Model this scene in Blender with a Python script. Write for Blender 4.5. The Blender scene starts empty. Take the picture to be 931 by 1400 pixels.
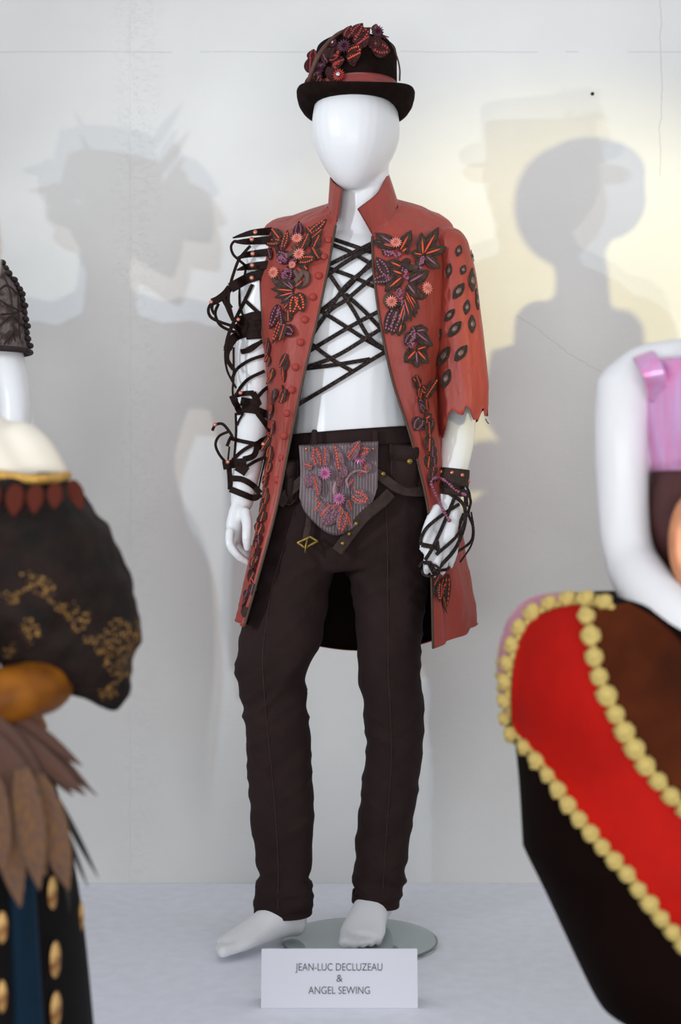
import bpy, math, random
import numpy as np
from mathutils import Vector, Matrix, noise
from mathutils.bvhtree import BVHTree

random.seed(7)
rng = np.random.default_rng(7)
S = bpy.context.scene
C = bpy.context.collection

# ------------------------------------------------------------------ camera
CAMY, CAMZ, FPX = -3.16, 0.907, 2032.0
WALL = 0.47
cd = bpy.data.cameras.new('camera')
cam = bpy.data.objects.new('camera', cd)
C.objects.link(cam)
cam.location = (0, CAMY, CAMZ)
cam.rotation_euler = (math.pi / 2, 0, 0)
cd.sensor_fit = 'VERTICAL'
cd.sensor_height = 36.0
cd.lens = 36.0 * FPX / 1400.0
cd.clip_start = 0.05
cd.dof.use_dof = True
cd.dof.focus_distance = 3.06
cd.dof.aperture_fstop = 2.6
S.camera = cam

# ------------------------------------------------------------------ light and exposure
S.view_settings.view_transform = 'Standard'
S.view_settings.look = 'None'
S.view_settings.gamma = 1.0
S.view_settings.use_curve_mapping = False
S.view_settings.exposure = 0.0
w = bpy.data.worlds.new('hall_light')
S.world = w
w.use_nodes = True
w.node_tree.nodes['Background'].inputs[0].default_value = (0.67, 0.69, 0.735, 1)
w.node_tree.nodes['Background'].inputs[1].default_value = 1.06


def spot(name, loc, aim, power, color, cone, blend, radius):
    l = bpy.data.lights.new(name, 'SPOT')
    l.energy = power
    l.color = color
    l.spot_size = math.radians(cone)
    l.spot_blend = blend
    l.shadow_soft_size = radius
    o = bpy.data.objects.new(name, l)
    C.objects.link(o)
    o.location = loc
    o.rotation_euler = (Vector(aim) - Vector(loc)).to_track_quat('-Z', 'Y').to_euler()
    return o


spot('cool_spotlight', (-3.77, -4.0, 2.10), (0.22, 0.3, 1.22), 300, (0.60, 0.80, 1.0), 27, 0.9, 0.04)
spot('neutral_spotlight', (-3.66, -4.0, 1.69), (0.05, 0.3, 1.25), 215, (1.0, 0.94, 0.82), 25, 0.9, 0.04)
spot('warm_spotlight', (2.2, -2.75, 1.65), (0.58, WALL, 1.27), 260, (1.0, 0.86, 0.34), 25, 0.8, 0.035)
al = bpy.data.lights.new('low_front_fill', 'AREA')          # added soft fill low behind the camera, lifts the lower wall
al.shape = 'RECTANGLE'
al.size, al.size_y = 3.2, 0.9
al.energy = 54
al.color = (0.97, 0.98, 1.0)
ao = bpy.data.objects.new('low_front_fill', al)
C.objects.link(ao)
ao.location = (0.0, -3.9, 0.6)
ao.rotation_euler = (math.pi / 2, 0, 0)


# ------------------------------------------------------------------ helpers
def lin(c):
    return tuple(((x / 255) / 12.92 if x / 255 <= 0.04045 else ((x / 255 + 0.055) / 1.055) ** 2.4) for x in c)


def P(px, py, y):
    d = y - CAMY
    return np.array(((px - 465.5) * d / FPX, y, CAMZ - (py - 700) * d / FPX))


def PZ(px, y, z):
    return np.array(((px - 465.5) * (y - CAMY) / FPX, y, z))


def PL(l):
    return np.array([P(*p) for p in l])


def cr(a, k, axis=0, periodic=False):
    """Catmull-Rom resampling with k steps per span along an axis."""
    a = np.moveaxis(np.asarray(a, float), axis, 0)
    n = len(a)
    out = []
    spans = n if periodic else n - 1
    for i in range(spans):
        if periodic:
            p0, p1, p2, p3 = a[(i - 1) % n], a[i], a[(i + 1) % n], a[(i + 2) % n]
        else:
            p1, p2 = a[i], a[i + 1]
            p0 = a[i - 1] if i > 0 else 2 * p1 - p2
            p3 = a[i + 2] if i + 2 < n else 2 * p2 - p1
        for j in range(k):
            t = j / k
            out.append(0.5 * (2 * p1 + (p2 - p0) * t + (2 * p0 - 5 * p1 + 4 * p2 - p3) * t * t
                              + (3 * p1 - p0 - 3 * p2 + p3) * t ** 3))
    if not periodic:
        out.append(a[-1])
    return np.moveaxis(np.array(out), 0, axis)


class MB:
    def __init__(self):
        self.v, self.f, self.m = [], [], []

    def add(self, v, f, m=0):
        o = len(self.v)
        self.v.extend([tuple(map(float, p)) for p in v])
        self.f.extend([tuple(o + i for i in q) for q in f])
        self.m.extend([m] * len(f) if np.isscalar(m) else m)
        return self

    def box(self, x0, x1, y0, y1, z0, z1, m=0):
        v = [(x, y, z) for z in (z0, z1) for y in (y0, y1) for x in (x0, x1)]
        return self.add(v, [(0, 2, 3, 1), (4, 5, 7, 6), (0, 1, 5, 4), (2, 6, 7, 3), (0, 4, 6, 2), (1, 3, 7, 5)], m)

    def rings(self, rings, caps=True, m=0):
        n = len(rings[0])
        v = [p for r in rings for p in r]
        f = []
        for i in range(len(rings) - 1):
            for j in range(n):
                k = (j + 1) % n
                f.append((i * n + j, i * n + k, (i + 1) * n + k, (i + 1) * n + j))
        if caps:
            L = (len(rings) - 1) * n
            f.append(tuple(range(n - 1, -1, -1)))
            f.append(tuple(L + j for j in range(n)))
        return self.add(v, f, m)

    def tube(self, path, rad, n=8, flat=1.0, up=None, dome=True, m=0):
        """Round or flattened tube; rad scalar or per point; flat = thickness / width."""
        path = np.asarray(path, float)
        N = len(path)
        rad = np.full(N, rad) if np.isscalar(rad) else np.asarray(rad, float)
        T = np.gradient(path, axis=0)
        T /= np.linalg.norm(T, axis=1)[:, None] + 1e-12
        u = np.array(up if up is not None else (0, -1, 0), float)
        rings = []
        for i in range(N):
            if up is None or i == 0:
                a = u - T[i] * np.dot(u, T[i])
                if np.linalg.norm(a) < 1e-3:
                    a = np.array((1.0, 0, 0)) - T[i] * T[i][0]
            else:
                a = u - T[i] * np.dot(u, T[i])
            a /= np.linalg.norm(a) + 1e-12
            if up is None:
                u = a
            b = np.cross(T[i], a)
            rings.append([path[i] + rad[i] * (math.cos(t) * b + flat * math.sin(t) * a)
                          for t in np.arange(n) * 2 * math.pi / n])
        if dome:
            r0 = [path[0] - T[0] * rad[0] * 0.6 + (np.array(p) - path[0]) * 0.6 for p in rings[0]]
            r1 = [path[-1] + T[-1] * rad[-1] * 0.6 + (np.array(p) - path[-1]) * 0.6 for p in rings[-1]]
            rings = [r0] + rings + [r1]
        return self.rings(rings, True, m)

    def ribbon(self, path, half, th, up=(0, -1, 0), m=0):
        """Flat strap of rectangular section with softened edges."""
        path = np.asarray(path, float)
        N = len(path)
        half = np.full(N, half) if np.isscalar(half) else np.asarray(half, float)
        T = np.gradient(path, axis=0)
        T /= np.linalg.norm(T, axis=1)[:, None] + 1e-12
        u = np.array(up, float)
        rings = []
        for i in range(N):
            a = u - T[i] * np.dot(u, T[i])
            if np.linalg.norm(a) < 0.05:
                a = np.array((0.0, 0, 1)) - T[i] * T[i][2]
            a /= np.linalg.norm(a) + 1e-12
            b = np.cross(T[i], a)
            rings.append([path[i] + half[i] * p * b + th * q * a for p, q in ((1, -.6), (1, .5), (.82, 1), (-.82, 1), (-1, .5), (-1, -.6), (-.8, -1), (.8, -1))])
        return self.rings(rings, True, m)

    def ell(self, c, r, nu=16, nv=10, rot=None, m=0):
        rings = []
        for i in range(1, nv):
            a = math.pi * i / nv
            ring = []
            for j in range(nu):
                b = 2 * math.pi * j / nu
                p = np.array((r[0] * math.sin(a) * math.cos(b), r[1] * math.sin(a) * math.sin(b), r[2] * math.cos(a)))
                if rot is not None:
                    p = rot @ p
                ring.append(np.asarray(c) + p)
            rings.append(ring)
        top = np.array((0, 0, r[2])); bot = -top
        if rot is not None:
            top, bot = rot @ top, rot @ bot
        o = len(self.v)
        self.rings(rings, False, m)
        self.v.append(tuple(np.asarray(c) + top)); self.v.append(tuple(np.asarray(c) + bot))
        t, b_ = len(self.v) - 2, len(self.v) - 1
        L = o + (nv - 2) * nu
        for j in range(nu):
            k = (j + 1) % nu
            self.f.append((t, o + k, o + j)); self.m.append(m)
            self.f.append((b_, L + j, L + k)); self.m.append(m)
        return self

    def sheet(self, g, th, closed=False, inner=0, outer=0):
        """Thick cloth from a point grid; the inner side lies th behind the outer."""
        R, K = g.shape[:2]
        if closed:
            gu = np.roll(g, -1, 1) - np.roll(g, 1, 1)
        else:
            gu = np.gradient(g, axis=1)
        gv = np.gradient(g, axis=0)
        n = np.cross(gu, gv)
        n /= np.linalg.norm(n, axis=2)[:, :, None] + 1e-12
        v = list(g.reshape(-1, 3)) + list((g - n * th).reshape(-1, 3))
        o = R * K
        f, m = [], []
        kk = K if closed else K - 1
        for i in range(R - 1):
            for j in range(kk):
                k = (j + 1) % K
                a, b, c, d = i * K + j, i * K + k, (i + 1) * K + k, (i + 1) * K + j
                f.append((a, b, c, d)); m.append(outer)
                f.append((o + a, o + d, o + c, o + b)); m.append(inner)
        for j in range(kk):
            k = (j + 1) % K
            f.append((j, k, o + k, o + j)); m.append(outer)
            a, b = (R - 1) * K + j, (R - 1) * K + k
            f.append((a, o + a, o + b, b)); m.append(outer)
        if not closed:
            for i in range(R - 1):
                a, b = i * K, (i + 1) * K
                f.append((a, o + a, o + b, b)); m.append(outer)
                a, b = i * K + K - 1, (i + 1) * K + K - 1
                f.append((a, b, o + b, o + a)); m.append(outer)
        return self.add(v, f, m)

    def bvh(self):
        return BVHTree.FromPolygons([Vector(p) for p in self.v], self.f)

    def mesh(self, name, mats, smooth=True):
        me = bpy.data.meshes.new(name)
        me.from_pydata(self.v, [], self.f)
        for mt in (mats if isinstance(mats, (list, tuple)) else [mats]):
            me.materials.append(mt)
        me.polygons.foreach_set('material_index', self.m)
        if smooth:
            me.shade_smooth()
        me.update()
        return me

    def build(self, name, mats, parent=None, smooth=True):
        if parent is not None:
            off = np.array(wloc(parent))
            self.v = [tuple(np.array(p) - off) for p in self.v]
        o = bpy.data.objects.new(name, self.mesh(name, mats, smooth))
        C.objects.link(o)
        o.parent = parent
        return o


def wloc(o):
    l = Vector(o.location)
    while o.parent:
        o = o.parent
        l += Vector(o.location)
    return l


def tag(o, label=None, cat=None, group=None, kind=None):
    for k, val in (('label', label), ('category', cat), ('group', group), ('kind', kind)):
        if val:
            o[k] = val
    return o


def thing(name, loc, label, cat, group=None):
    o = bpy.data.objects.new(name, None)
    o.empty_display_size = 0.05
    C.objects.link(o)
    o.location = tuple(map(float, loc))
    return tag(o, label, cat, group)


def inst(name, me, mw, parent):
    """A piece with shared mesh data placed by its world matrix under an unrotated parent."""
    o = bpy.data.objects.new(name, me)
    C.objects.link(o)
    o.parent = parent
    o.matrix_local = Matrix.Translation(-wloc(parent)) @ mw
    return o


def sub(name, me, parent):
    o = bpy.data.objects.new(name, me)
    C.objects.link(o)
    o.parent = parent
    return o


def organic(mb, voxel, smooth, name, mats, parent=None, fn=None, factor=0.5, make=True):
    """Fuse overlapping closed pieces into one continuous skin."""
    me = mb.mesh('tmp', mats)
    o = bpy.data.objects.new('tmp', me)
    C.objects.link(o)
    r = o.modifiers.new('r', 'REMESH')
    r.mode = 'VOXEL'
    r.voxel_size = voxel
    if smooth:
        s = o.modifiers.new('s', 'SMOOTH')
        s.factor = factor
        s.iterations = smooth
    dg = bpy.context.evaluated_depsgraph_get()
    dg.update()
    ev = o.evaluated_get(dg)
    m2 = bpy.data.meshes.new_from_object(ev, depsgraph=dg)
    bpy.data.objects.remove(o)
    bpy.data.meshes.remove(me)
    n = len(m2.vertices)
    co = np.empty(n * 3); m2.vertices.foreach_get('co', co); co = co.reshape(-1, 3)
    if fn is not None:
        no = np.empty(n * 3); m2.vertices.foreach_get('normal', no); no = no.reshape(-1, 3)
        co = fn(co, no)
    out = MB()
    out.v = [tuple(p) for p in co]
    out.f = [tuple(p.vertices) for p in m2.polygons]
    out.m = [0] * len(out.f)
    bpy.data.meshes.remove(m2)
    b = out.bvh()
    ob = out.build(name, mats, parent) if make else None
    return ob, b


ORIG = Vector((0, CAMY, CAMZ))


def hit(bvh, px, py):
    d = (Vector(P(px, py, 0)) - ORIG).normalized()
    for b in (bvh if isinstance(bvh, (list, tuple)) else [bvh]):
        l, n, i, t = b.ray_cast(ORIG, d)
        if l is not None:
            return l, (n if n.dot(d) < 0 else -n)
    return None, None


def hit_near(bvh, px, py):
    best = (None, None)
    d = (Vector(P(px, py, 0)) - ORIG).normalized()
    bt = 1e9
    for b in bvh:
        l, n, i, t = b.ray_cast(ORIG, d)
        if l is not None and t < bt:
            bt, best = t, (l, (n if n.dot(d) < 0 else -n))
    return best


def drape(pts, bvh, y0, off, k=6, sm=4):
    """A photo polyline laid over a body: depth from the body where it is met, else y0."""
    q = cr(np.array(pts, float), k)
    ys, ok = [], []
    for px, py in q:
        l, n = hit_near(bvh, px, py)
        if l is not None and l.y > y0 - 0.2 and l.y < y0 + 0.12:
            ys.append(l.y - off)
        else:
            ys.append(y0)
    ys = np.array(ys)
    for _ in range(sm):
        e = np.concatenate([[ys[0]], ys, [ys[-1]]])
        s = (e[:-2] + e[1:-1] * 2 + e[2:]) / 4
        ys = np.minimum(s, ys + 0.004)
    return np.array([P(a, b, y) for (a, b), y in zip(q, ys)])


def fbm(p, sc, oct=3):
    return noise.fractal(Vector((p[0] * sc, p[1] * sc, p[2] * sc)), 0.6, 2.0, oct)


# ------------------------------------------------------------------ materials
def material(name, col, rough=0.6, var=0.12, vscale=12.0, bump=0.0, bscale=200.0, metal=0.0, sheen=0.0,
             stretch=(1, 1, 1), col2=None, spec=0.5, coat=0.0, detail=4.0, lo=0.35, hi=0.65, bdist=0.004):
    m = bpy.data.materials.new(name)
    m.use_nodes = True
    nt = m.node_tree
    b = nt.nodes['Principled BSDF']
    c = lin(col)
    c2 = lin(col2) if col2 else tuple(x * (1 - var) for x in c)
    tc = nt.nodes.new('ShaderNodeTexCoord')
    mp = nt.nodes.new('ShaderNodeMapping')
    mp.inputs['Scale'].default_value = stretch
    nt.links.new(tc.outputs['Object'], mp.inputs['Vector'])
    n = nt.nodes.new('ShaderNodeTexNoise')
    n.inputs['Scale'].default_value = vscale
    n.inputs['Detail'].default_value = detail
    nt.links.new(mp.outputs[0], n.inputs['Vector'])
    r = nt.nodes.new('ShaderNodeValToRGB')
    r.color_ramp.elements[0].position = lo
    r.color_ramp.elements[1].position = hi
    r.color_ramp.elements[0].color = (*c2, 1)
    r.color_ramp.elements[1].color = (*c, 1)
    nt.links.new(n.outputs['Fac'], r.inputs[0])
    nt.links.new(r.outputs[0], b.inputs['Base Color'])
    b.inputs['Roughness'].default_value = rough
    b.inputs['Metallic'].default_value = metal
    b.inputs['Specular IOR Level'].default_value = spec
    if sheen:
        b.inputs['Sheen Weight'].default_value = sheen
        b.inputs['Sheen Tint'].default_value = (*c, 1)
    if coat:
        b.inputs['Coat Weight'].default_value = coat
        b.inputs['Coat Roughness'].default_value = 0.2
    if bump:
        n2 = nt.nodes.new('ShaderNodeTexNoise')
        n2.inputs['Scale'].default_value = bscale
        n2.inputs['Detail'].default_value = 5
        nt.links.new(mp.outputs[0], n2.inputs['Vector'])
        bp = nt.nodes.new('ShaderNodeBump')
        bp.inputs['Strength'].default_value = bump
        bp.inputs['Distance'].default_value = bdist
        nt.links.new(n2.outputs['Fac'], bp.inputs['Height'])
        nt.links.new(bp.outputs[0], b.inputs['Normal'])
    return m


M = {}
M['white'] = material('white_lacquer', (231, 231, 232), 0.32, 0.02, 3, spec=0.4)
M['cream_white'] = material('cream_lacquer', (240, 232, 214), 0.35, 0.03, 3, spec=0.4)
M['coat'] = material('russet_silk', (162, 69, 59), 0.45, 0.30, 7, 0.9, 20, sheen=0.05, stretch=(1, 1, 0.4), spec=0.25, bdist=0.011, coat=0.0)
M['button'] = material('covered_button_silk', (160, 60, 52), 0.5, 0.15, 2, spec=0.25)
M['lining'] = material('dark_lining', (24, 14, 13), 0.8, 0.2, 10, spec=0.03)
M['edge'] = material('olive_leather_edge', (74, 54, 38), 0.6, 0.3, 60)
M['trousers'] = material('brown_cotton', (46, 32, 31), 0.8, 0.25, 9, 0.35, 90, sheen=0.05, spec=0.12)
M['seam'] = material('brown_stitching', (68, 50, 47), 0.8, 0.4, 400, spec=0.1)
M['belt'] = material('dark_leather', (62, 48, 44), 0.65, 0.3, 60, 0.3, 300, spec=0.12)
M['strap'] = material('braided_leather', (84, 64, 58), 0.55, 0.5, 260, 0.8, 500, spec=0.25, col2=(28, 18, 17), lo=0.5, hi=0.72)
M['harness'] = material('black_brown_leather', (38, 23, 19), 0.55, 0.45, 70, 0.4, 300, spec=0.1)
M['leaf'] = material('tooled_taupe_leather', (96, 74, 66), 0.55, 0.5, 5, 0.6, 9, spec=0.2, col2=(52, 36, 32), stretch=(3, 1, 1), bdist=0.05)
M['leafdark'] = material('tooled_plum_leather', (98, 50, 50), 0.5, 0.55, 5, 0.6, 9, spec=0.2, col2=(44, 24, 24), stretch=(3, 1, 1), bdist=0.05)
M['leafflap'] = material('painted_plum_leather', (172, 136, 144), 0.45, 0.5, 6, 0.6, 10, spec=0.3, col2=(92, 54, 60), stretch=(3, 1, 1), bdist=0.05)
M['orange'] = material('orange_bead', (232, 84, 40), 0.35, 0.3, 300)
M['red'] = material('red_bead', (170, 52, 44), 0.35, 0.3, 300)
M['purple'] = material('mauve_bead', (150, 88, 112), 0.4, 0.4, 300)
M['pink'] = material('rose_copper_enamel', (226, 142, 126), 0.38, 0.2, 3, metal=0.1)
M['mauveflower'] = material('mauve_enamel', (198, 120, 160), 0.38, 0.3, 3, metal=0.1)
M['darkflower'] = material('plum_enamel', (88, 44, 62), 0.4, 0.3, 3, metal=0.2)
M['copper'] = material('copper_stud', (214, 138, 116), 0.3, 0.2, 50, metal=0.8)
M['brass'] = material('aged_brass', (150, 122, 62), 0.36, 0.35, 60, metal=0.85)
M['gem'] = material('clear_rhinestone', (210, 205, 205), 0.12, 0.3, 600, metal=0.5)
M['agate'] = material('brown_stone', (124, 98, 90), 0.4, 0.5, 5, col2=(72, 52, 46))
M['eyeleather'] = material('scorched_leather', (66, 52, 46), 0.6, 0.5, 6, 0.6, 12, col2=(34, 26, 23), bdist=0.05)
M['felt'] = material('black_brown_felt', (30, 20, 17), 0.95, 0.4, 40, 0.4, 500, sheen=0.08, spec=0.05)
M['hatband'] = material('russet_ribbon', (140, 52, 46), 0.4, 0.3, 30, sheen=0.2, stretch=(1, 1, 6))
M['stem'] = material('brown_quill', (86, 48, 36), 0.55, 0.35, 120)
M['card'] = material('white_card', (216, 216, 224), 0.75, 0.02, 5)
M['ink'] = material('grey_ink', (88, 88, 94), 0.8, 0.05, 5)
M['blackhole'] = material('dark_hole', (30, 28, 26), 0.9, 0.1, 5)

# tempered glass disc of the stand
g = bpy.data.materials.new('green_edged_glass'); g.use_nodes = True
b = g.node_tree.nodes['Principled BSDF']
b.inputs['Base Color'].default_value = (0.80, 0.88, 0.85, 1)
b.inputs['Roughness'].default_value = 0.02
b.inputs['Transmission Weight'].default_value = 0.9
b.inputs['IOR'].default_value = 1.5
M['glass'] = g


def tex_nodes(nt):
    tc = nt.nodes.new('ShaderNodeTexCoord')
    sp = nt.nodes.new('ShaderNodeSeparateXYZ')
    nt.links.new(tc.outputs['Object'], sp.inputs[0])
    return tc, sp


def math_node(nt, op, a, b=None, c=None):
    n = nt.nodes.new('ShaderNodeMath')
    n.operation = op
    for i, x in enumerate((a, b, c)):
        if x is None:
            continue
        if isinstance(x, (int, float)):
            n.inputs[i].default_value = x
        else:
            nt.links.new(x, n.inputs[i])
    return n.outputs[0]


def plaster():
    m = bpy.data.materials.new('old_white_plaster')
    m.use_nodes = True
    nt = m.node_tree
    b = nt.nodes['Principled BSDF']
    b.inputs['Roughness'].default_value = 0.75
    b.inputs['Specular IOR Level'].default_value = 0.2
    tc, sp = tex_nodes(nt)

    def nz(scale, detail, stretch=(1, 1, 1), rough=0.55):
        mp = nt.nodes.new('ShaderNodeMapping'); mp.inputs['Scale'].default_value = stretch
        nt.links.new(tc.outputs['Object'], mp.inputs[0])
        n = nt.nodes.new('ShaderNodeTexNoise')
        n.inputs['Scale'].default_value = scale; n.inputs['Detail'].default_value = detail
        n.inputs['Roughness'].default_value = rough
        nt.links.new(mp.outputs[0], n.inputs['Vector'])
        return n.outputs['Fac']
    broad = nz(2.2, 4)
    mid = nz(28, 5, (1, 1, 1.6))
    fine = nz(170, 4, (0.8, 1, 1.2))
    wob = nz(9, 4)
    x, z = sp.outputs['X'], sp.outputs['Z']

    def ridge(dist, width):          # 1 on the line, 0 away from it
        return math_node(nt, 'SUBTRACT', 1.0, math_node(nt, 'MINIMUM', math_node(nt, 'DIVIDE', dist, width), 1.0))
    wobx = math_node(nt, 'MULTIPLY_ADD', wob, 0.03, -0.015)
    # the levelled joint near the top, the filled seam on the left and a lower faint joint
    top_d = math_node(nt, 'ABSOLUTE', math_node(nt, 'SUBTRACT', math_node(nt, 'MULTIPLY_ADD', wob, 0.006, z), CAMZ + (700 - 71) / 559.8 + 0.003))
    top = ridge(top_d, 0.0022)
    brk = math_node(nt, 'GREATER_THAN', nz(6, 2, (1, 1, 0.01)), 0.44)
    top = math_node(nt, 'MULTIPLY', top, brk)
    sx = (178 - 465.5) / 559.8
    seam_d = math_node(nt, 'ABSOLUTE', math_node(nt, 'SUBTRACT', x, sx))
    seam_d = math_node(nt, 'ABSOLUTE', math_node(nt, 'ADD', seam_d, math_node(nt, 'MULTIPLY', wobx, 0.25)))
    seam = ridge(seam_d, 0.0025)
    rough_zone = ridge(math_node(nt, 'ABSOLUTE', math_node(nt, 'SUBTRACT', x, sx + 0.015)), 0.075)
    hx = (904 - 465.5) / 559.8
    hair_d = math_node(nt, 'ABSOLUTE', math_node(nt, 'ADD', math_node(nt, 'SUBTRACT', x, hx), wobx))
    hair = ridge(hair_d, 0.0018)
    hair = math_node(nt, 'MULTIPLY', hair, math_node(nt, 'GREATER_THAN', z, CAMZ + (700 - 240) / 559.8))
    # diagonal hairline crack on the right
    dg = math_node(nt, 'MULTIPLY_ADD', x, 0.62, z)
    dg0 = (CAMZ + (700 - 470) / 559.8) + 0.62 * (760 - 465.5) / 559.8
    dd = math_node(nt, 'ABSOLUTE', math_node(nt, 'ADD', math_node(nt, 'SUBTRACT', dg, dg0), math_node(nt, 'MULTIPLY', wobx, 2.2)))
    diag = math_node(nt, 'MULTIPLY', ridge(dd, 0.0025), math_node(nt, 'GREATER_THAN', x, (705 - 465.5) / 559.8))
    diag = math_node(nt, 'MULTIPLY', diag, math_node(nt, 'LESS_THAN', x, (835 - 465.5) / 559.8))
    lines = math_node(nt, 'MAXIMUM', math_node(nt, 'MAXIMUM', math_node(nt, 'MULTIPLY', top, 0.3), math_node(nt, 'MULTIPLY', hair, 0.4)), math_node(nt, 'MULTIPLY', diag, 0.28))
    h = math_node(nt, 'MULTIPLY_ADD', mid, 0.35, math_node(nt, 'MULTIPLY', fine, 0.16))
    lump = math_node(nt, 'MULTIPLY', math_node(nt, 'GREATER_THAN', nz(55, 6, (1, 1, 1.8), 0.7), 0.56), rough_zone)
    h = math_node(nt, 'MULTIPLY_ADD', lump, 0.28, h)
    h = math_node(nt, 'MULTIPLY_ADD', seam, -0.35, h)
    h = math_node(nt, 'MULTIPLY_ADD', lines, -0.6, h)
    bp = nt.nodes.new('ShaderNodeBump')
    bp.inputs['Strength'].default_value = 0.55
    bp.inputs['Distance'].default_value = 0.004
    nt.links.new(h, bp.inputs['Height'])
    nt.links.new(bp.outputs[0], b.inputs['Normal'])
    r = nt.nodes.new('ShaderNodeValToRGB')
    r.color_ramp.elements[0].position = 0.3; r.color_ramp.elements[1].position = 0.7
    r.color_ramp.elements[0].color = (*lin((224, 223, 219)), 1)
    r.color_ramp.elements[1].color = (*lin((233, 232, 228)), 1)
    nt.links.new(broad, r.inputs[0])
    mx = nt.nodes.new('ShaderNodeMix'); mx.data_type = 'RGBA'
    nt.links.new(math_node(nt, 'MULTIPLY', lines, 0.8), mx.inputs['Factor'])
    nt.links.new(r.outputs[0], mx.inputs['A'])
    mx.inputs['B'].default_value = (*lin((120, 116, 108)), 1)
    nt.links.new(mx.outputs['Result'], b.inputs['Base Color'])
    return m


M['plaster'] = plaster()
M['cover'] = material('white_felt_cover', (240, 242, 250), 0.9, 0.05, 30, 0.25, 700, spec=0.1)
M['roomfloor'] = material('grey_concrete', (120, 118, 115), 0.8, 0.2, 4)

# ------------------------------------------------------------------ setting
wall = MB().box(-3.2, 3.2, WALL, WALL + 0.12, -0.3, 3.4).build('wall_back', M['plaster'], None, False)
tag(wall, kind='structure', label='white painted plaster wall with joints and hairline cracks')
hole = MB().tube([(0, 0, 0), (0, 0.006, 0)], 0.0042, 12)
ho = inst('nail_hole', hole.mesh('nail_hole', M['blackhole']), Matrix.Translation(Vector(P(810, 128, WALL - 0.002))), wall)
fl = MB().box(-3.2, 3.2, -4.5, WALL, -0.34, -0.3).build('floor', M['roomfloor'], None, False)
tag(fl, kind='structure')
plat = thing('display_platform', (0, -0.165, -0.3), 'long low display platform covered in white felt along the wall', 'platform')
MB().box(-3.0, 3.0, -0.80, WALL - 0.001, -0.3, -0.004).build('deck', M['card'], plat, False)
MB().box(-3.0, 3.0, -0.802, WALL - 0.001, -0.004, 0.0).build('felt_cover', M['cover'], plat, False)

# ------------------------------------------------------------------ ornament pieces (shared meshes)
def leaf_mesh(name, mat, kind):
    """Pointed leather leaf, base at the origin, tip at +Y, 1 long, 1 wide."""
    mb = MB()
    ss = np.linspace(0, 1, 8)
    rings = []
    for s in ss:
        wd = 0.5 * (math.sin(math.pi * min(1, s * 0.93 + 0.07) ** 0.85)) ** 0.8 if s < 1 else 0.015
        wd = max(wd, 0.03)
        lift = 0.10 * s * s
        if kind == 'rib':
            top = [(-0.99, 0.5), (-0.55, 0.62), (-0.2, 1.0), (0.2, 1.0), (0.55, 0.62), (0.99, 0.5)]
        else:
            top = [(-0.99, 0.5), (-0.6, 0.95), (-0.12, 0.7), (0.12, 0.7), (0.6, 0.95), (0.99, 0.5)]
        prof = top + [(0.95, 0), (-0.95, 0)]
        rings.append([(wd * a, s, lift + 0.16 * b_) for a, b_ in prof][::-1])
    mb.rings(rings, True)
    return mb.mesh(name, mat)


def bead_mesh(name, mat, rows):
    mb = MB()
    for side, s0, s1, n in rows:
        for i in range(n):
            s = s0 + (s1 - s0) * i / max(1, n - 1)
            wd = 0.5 * math.sin(math.pi * (s * 0.93 + 0.07) ** 0.85)
            mb.ell((side * wd * 0.45, s, 0.10 * s * s + 0.16), (0.085, 0.055, 0.07), 6, 4)
    return mb.mesh(name, mat)


def rib_mesh(name, mat):
    mb = MB()
    p = [(0, s, 0.10 * s * s + 0.17) for s in np.linspace(0.06, 0.68, 6)]
    mb.tube(p, [0.04, 0.07, 0.08, 0.075, 0.055, 0.025], 6, 0.8, up=(0, 0, 1))
    return mb.mesh(name, mat)


LEAF = {k: (leaf_mesh('leaf_' + k, M[m_], 'plain'), leaf_mesh('ribbed_leaf_' + k, M[m_], 'rib'))
        for k, m_ in (('taupe', 'leaf'), ('plum', 'leafdark'), ('flap', 'leafflap'))}
ROWS2 = [(-1, 0.16, 0.8, 6), (1, 0.16, 0.8, 6)]
ROW1 = [(0, 0.1, 0.88, 8)]
BEADS = {}
for c_ in ('orange', 'purple', 'red'):
    BEADS[c_ + '2'] = bead_mesh(c_ + '_bead_rows', M[c_], ROWS2)
    BEADS[c_ + '1'] = bead_mesh(c_ + '_bead_row', M[c_], ROW1)
    BEADS[c_ + 'r'] = rib_mesh(c_ + '_cord', M[c_])


def basis(loc, ydir, n, sx, sy, sz):
    n = Vector(n).normalized()
    y = Vector(ydir)
    y = (y - n * y.dot(n)).normalized()
    x = y.cross(n)
    m = Matrix((x * sx, y * sy, n * sz)).transposed().to_4x4()
    m.translation = Vector(loc)
    return m


def add_leaf(parent, bvh, bpx, tpx, wpx, style='taupe', bead='orange2', off=0.002, lift=0.0, y0=None):
    lb, n = hit_near(bvh, *bpx)
    lt, nt_ = hit_near(bvh, *tpx)
    if lb is None and lt is None:
        if y0 is None:
            return None
        lb = Vector(P(*bpx, y0)); n = Vector((0, -1, 0))
    if lb is None:
        lb = Vector(P(*bpx, lt.y)); n = nt_
    if lt is None or abs(lt.y - lb.y) > 0.05:
        lt = Vector(P(*tpx, lb.y))
    n = Vector(n)
    if n.y > -0.35:                       # keep pieces on the silhouette facing outwards and forwards
        n = (n + Vector((0, -0.7, 0))).normalized()
    d = lt - lb
    L = d.length
    W = 1.45 * wpx / FPX * (lb.y - CAMY)
    m = basis(lb + n * (off + random.random() * 0.002), d + n * lift * L, n, W, L, min(L, 1.6 * W) * 0.42)
    rib = bead is not None and bead.endswith('r')
    me = LEAF[style][1 if rib else 0]
    o = inst('leaf', me, m, parent)
    if bead:
        c = bpy.data.objects.new('cord' if rib else 'beads', BEADS[bead])
        C.objects.link(c)
        c.parent = o
        if not rib:
            c['kind'] = 'stuff'
    return o


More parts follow.
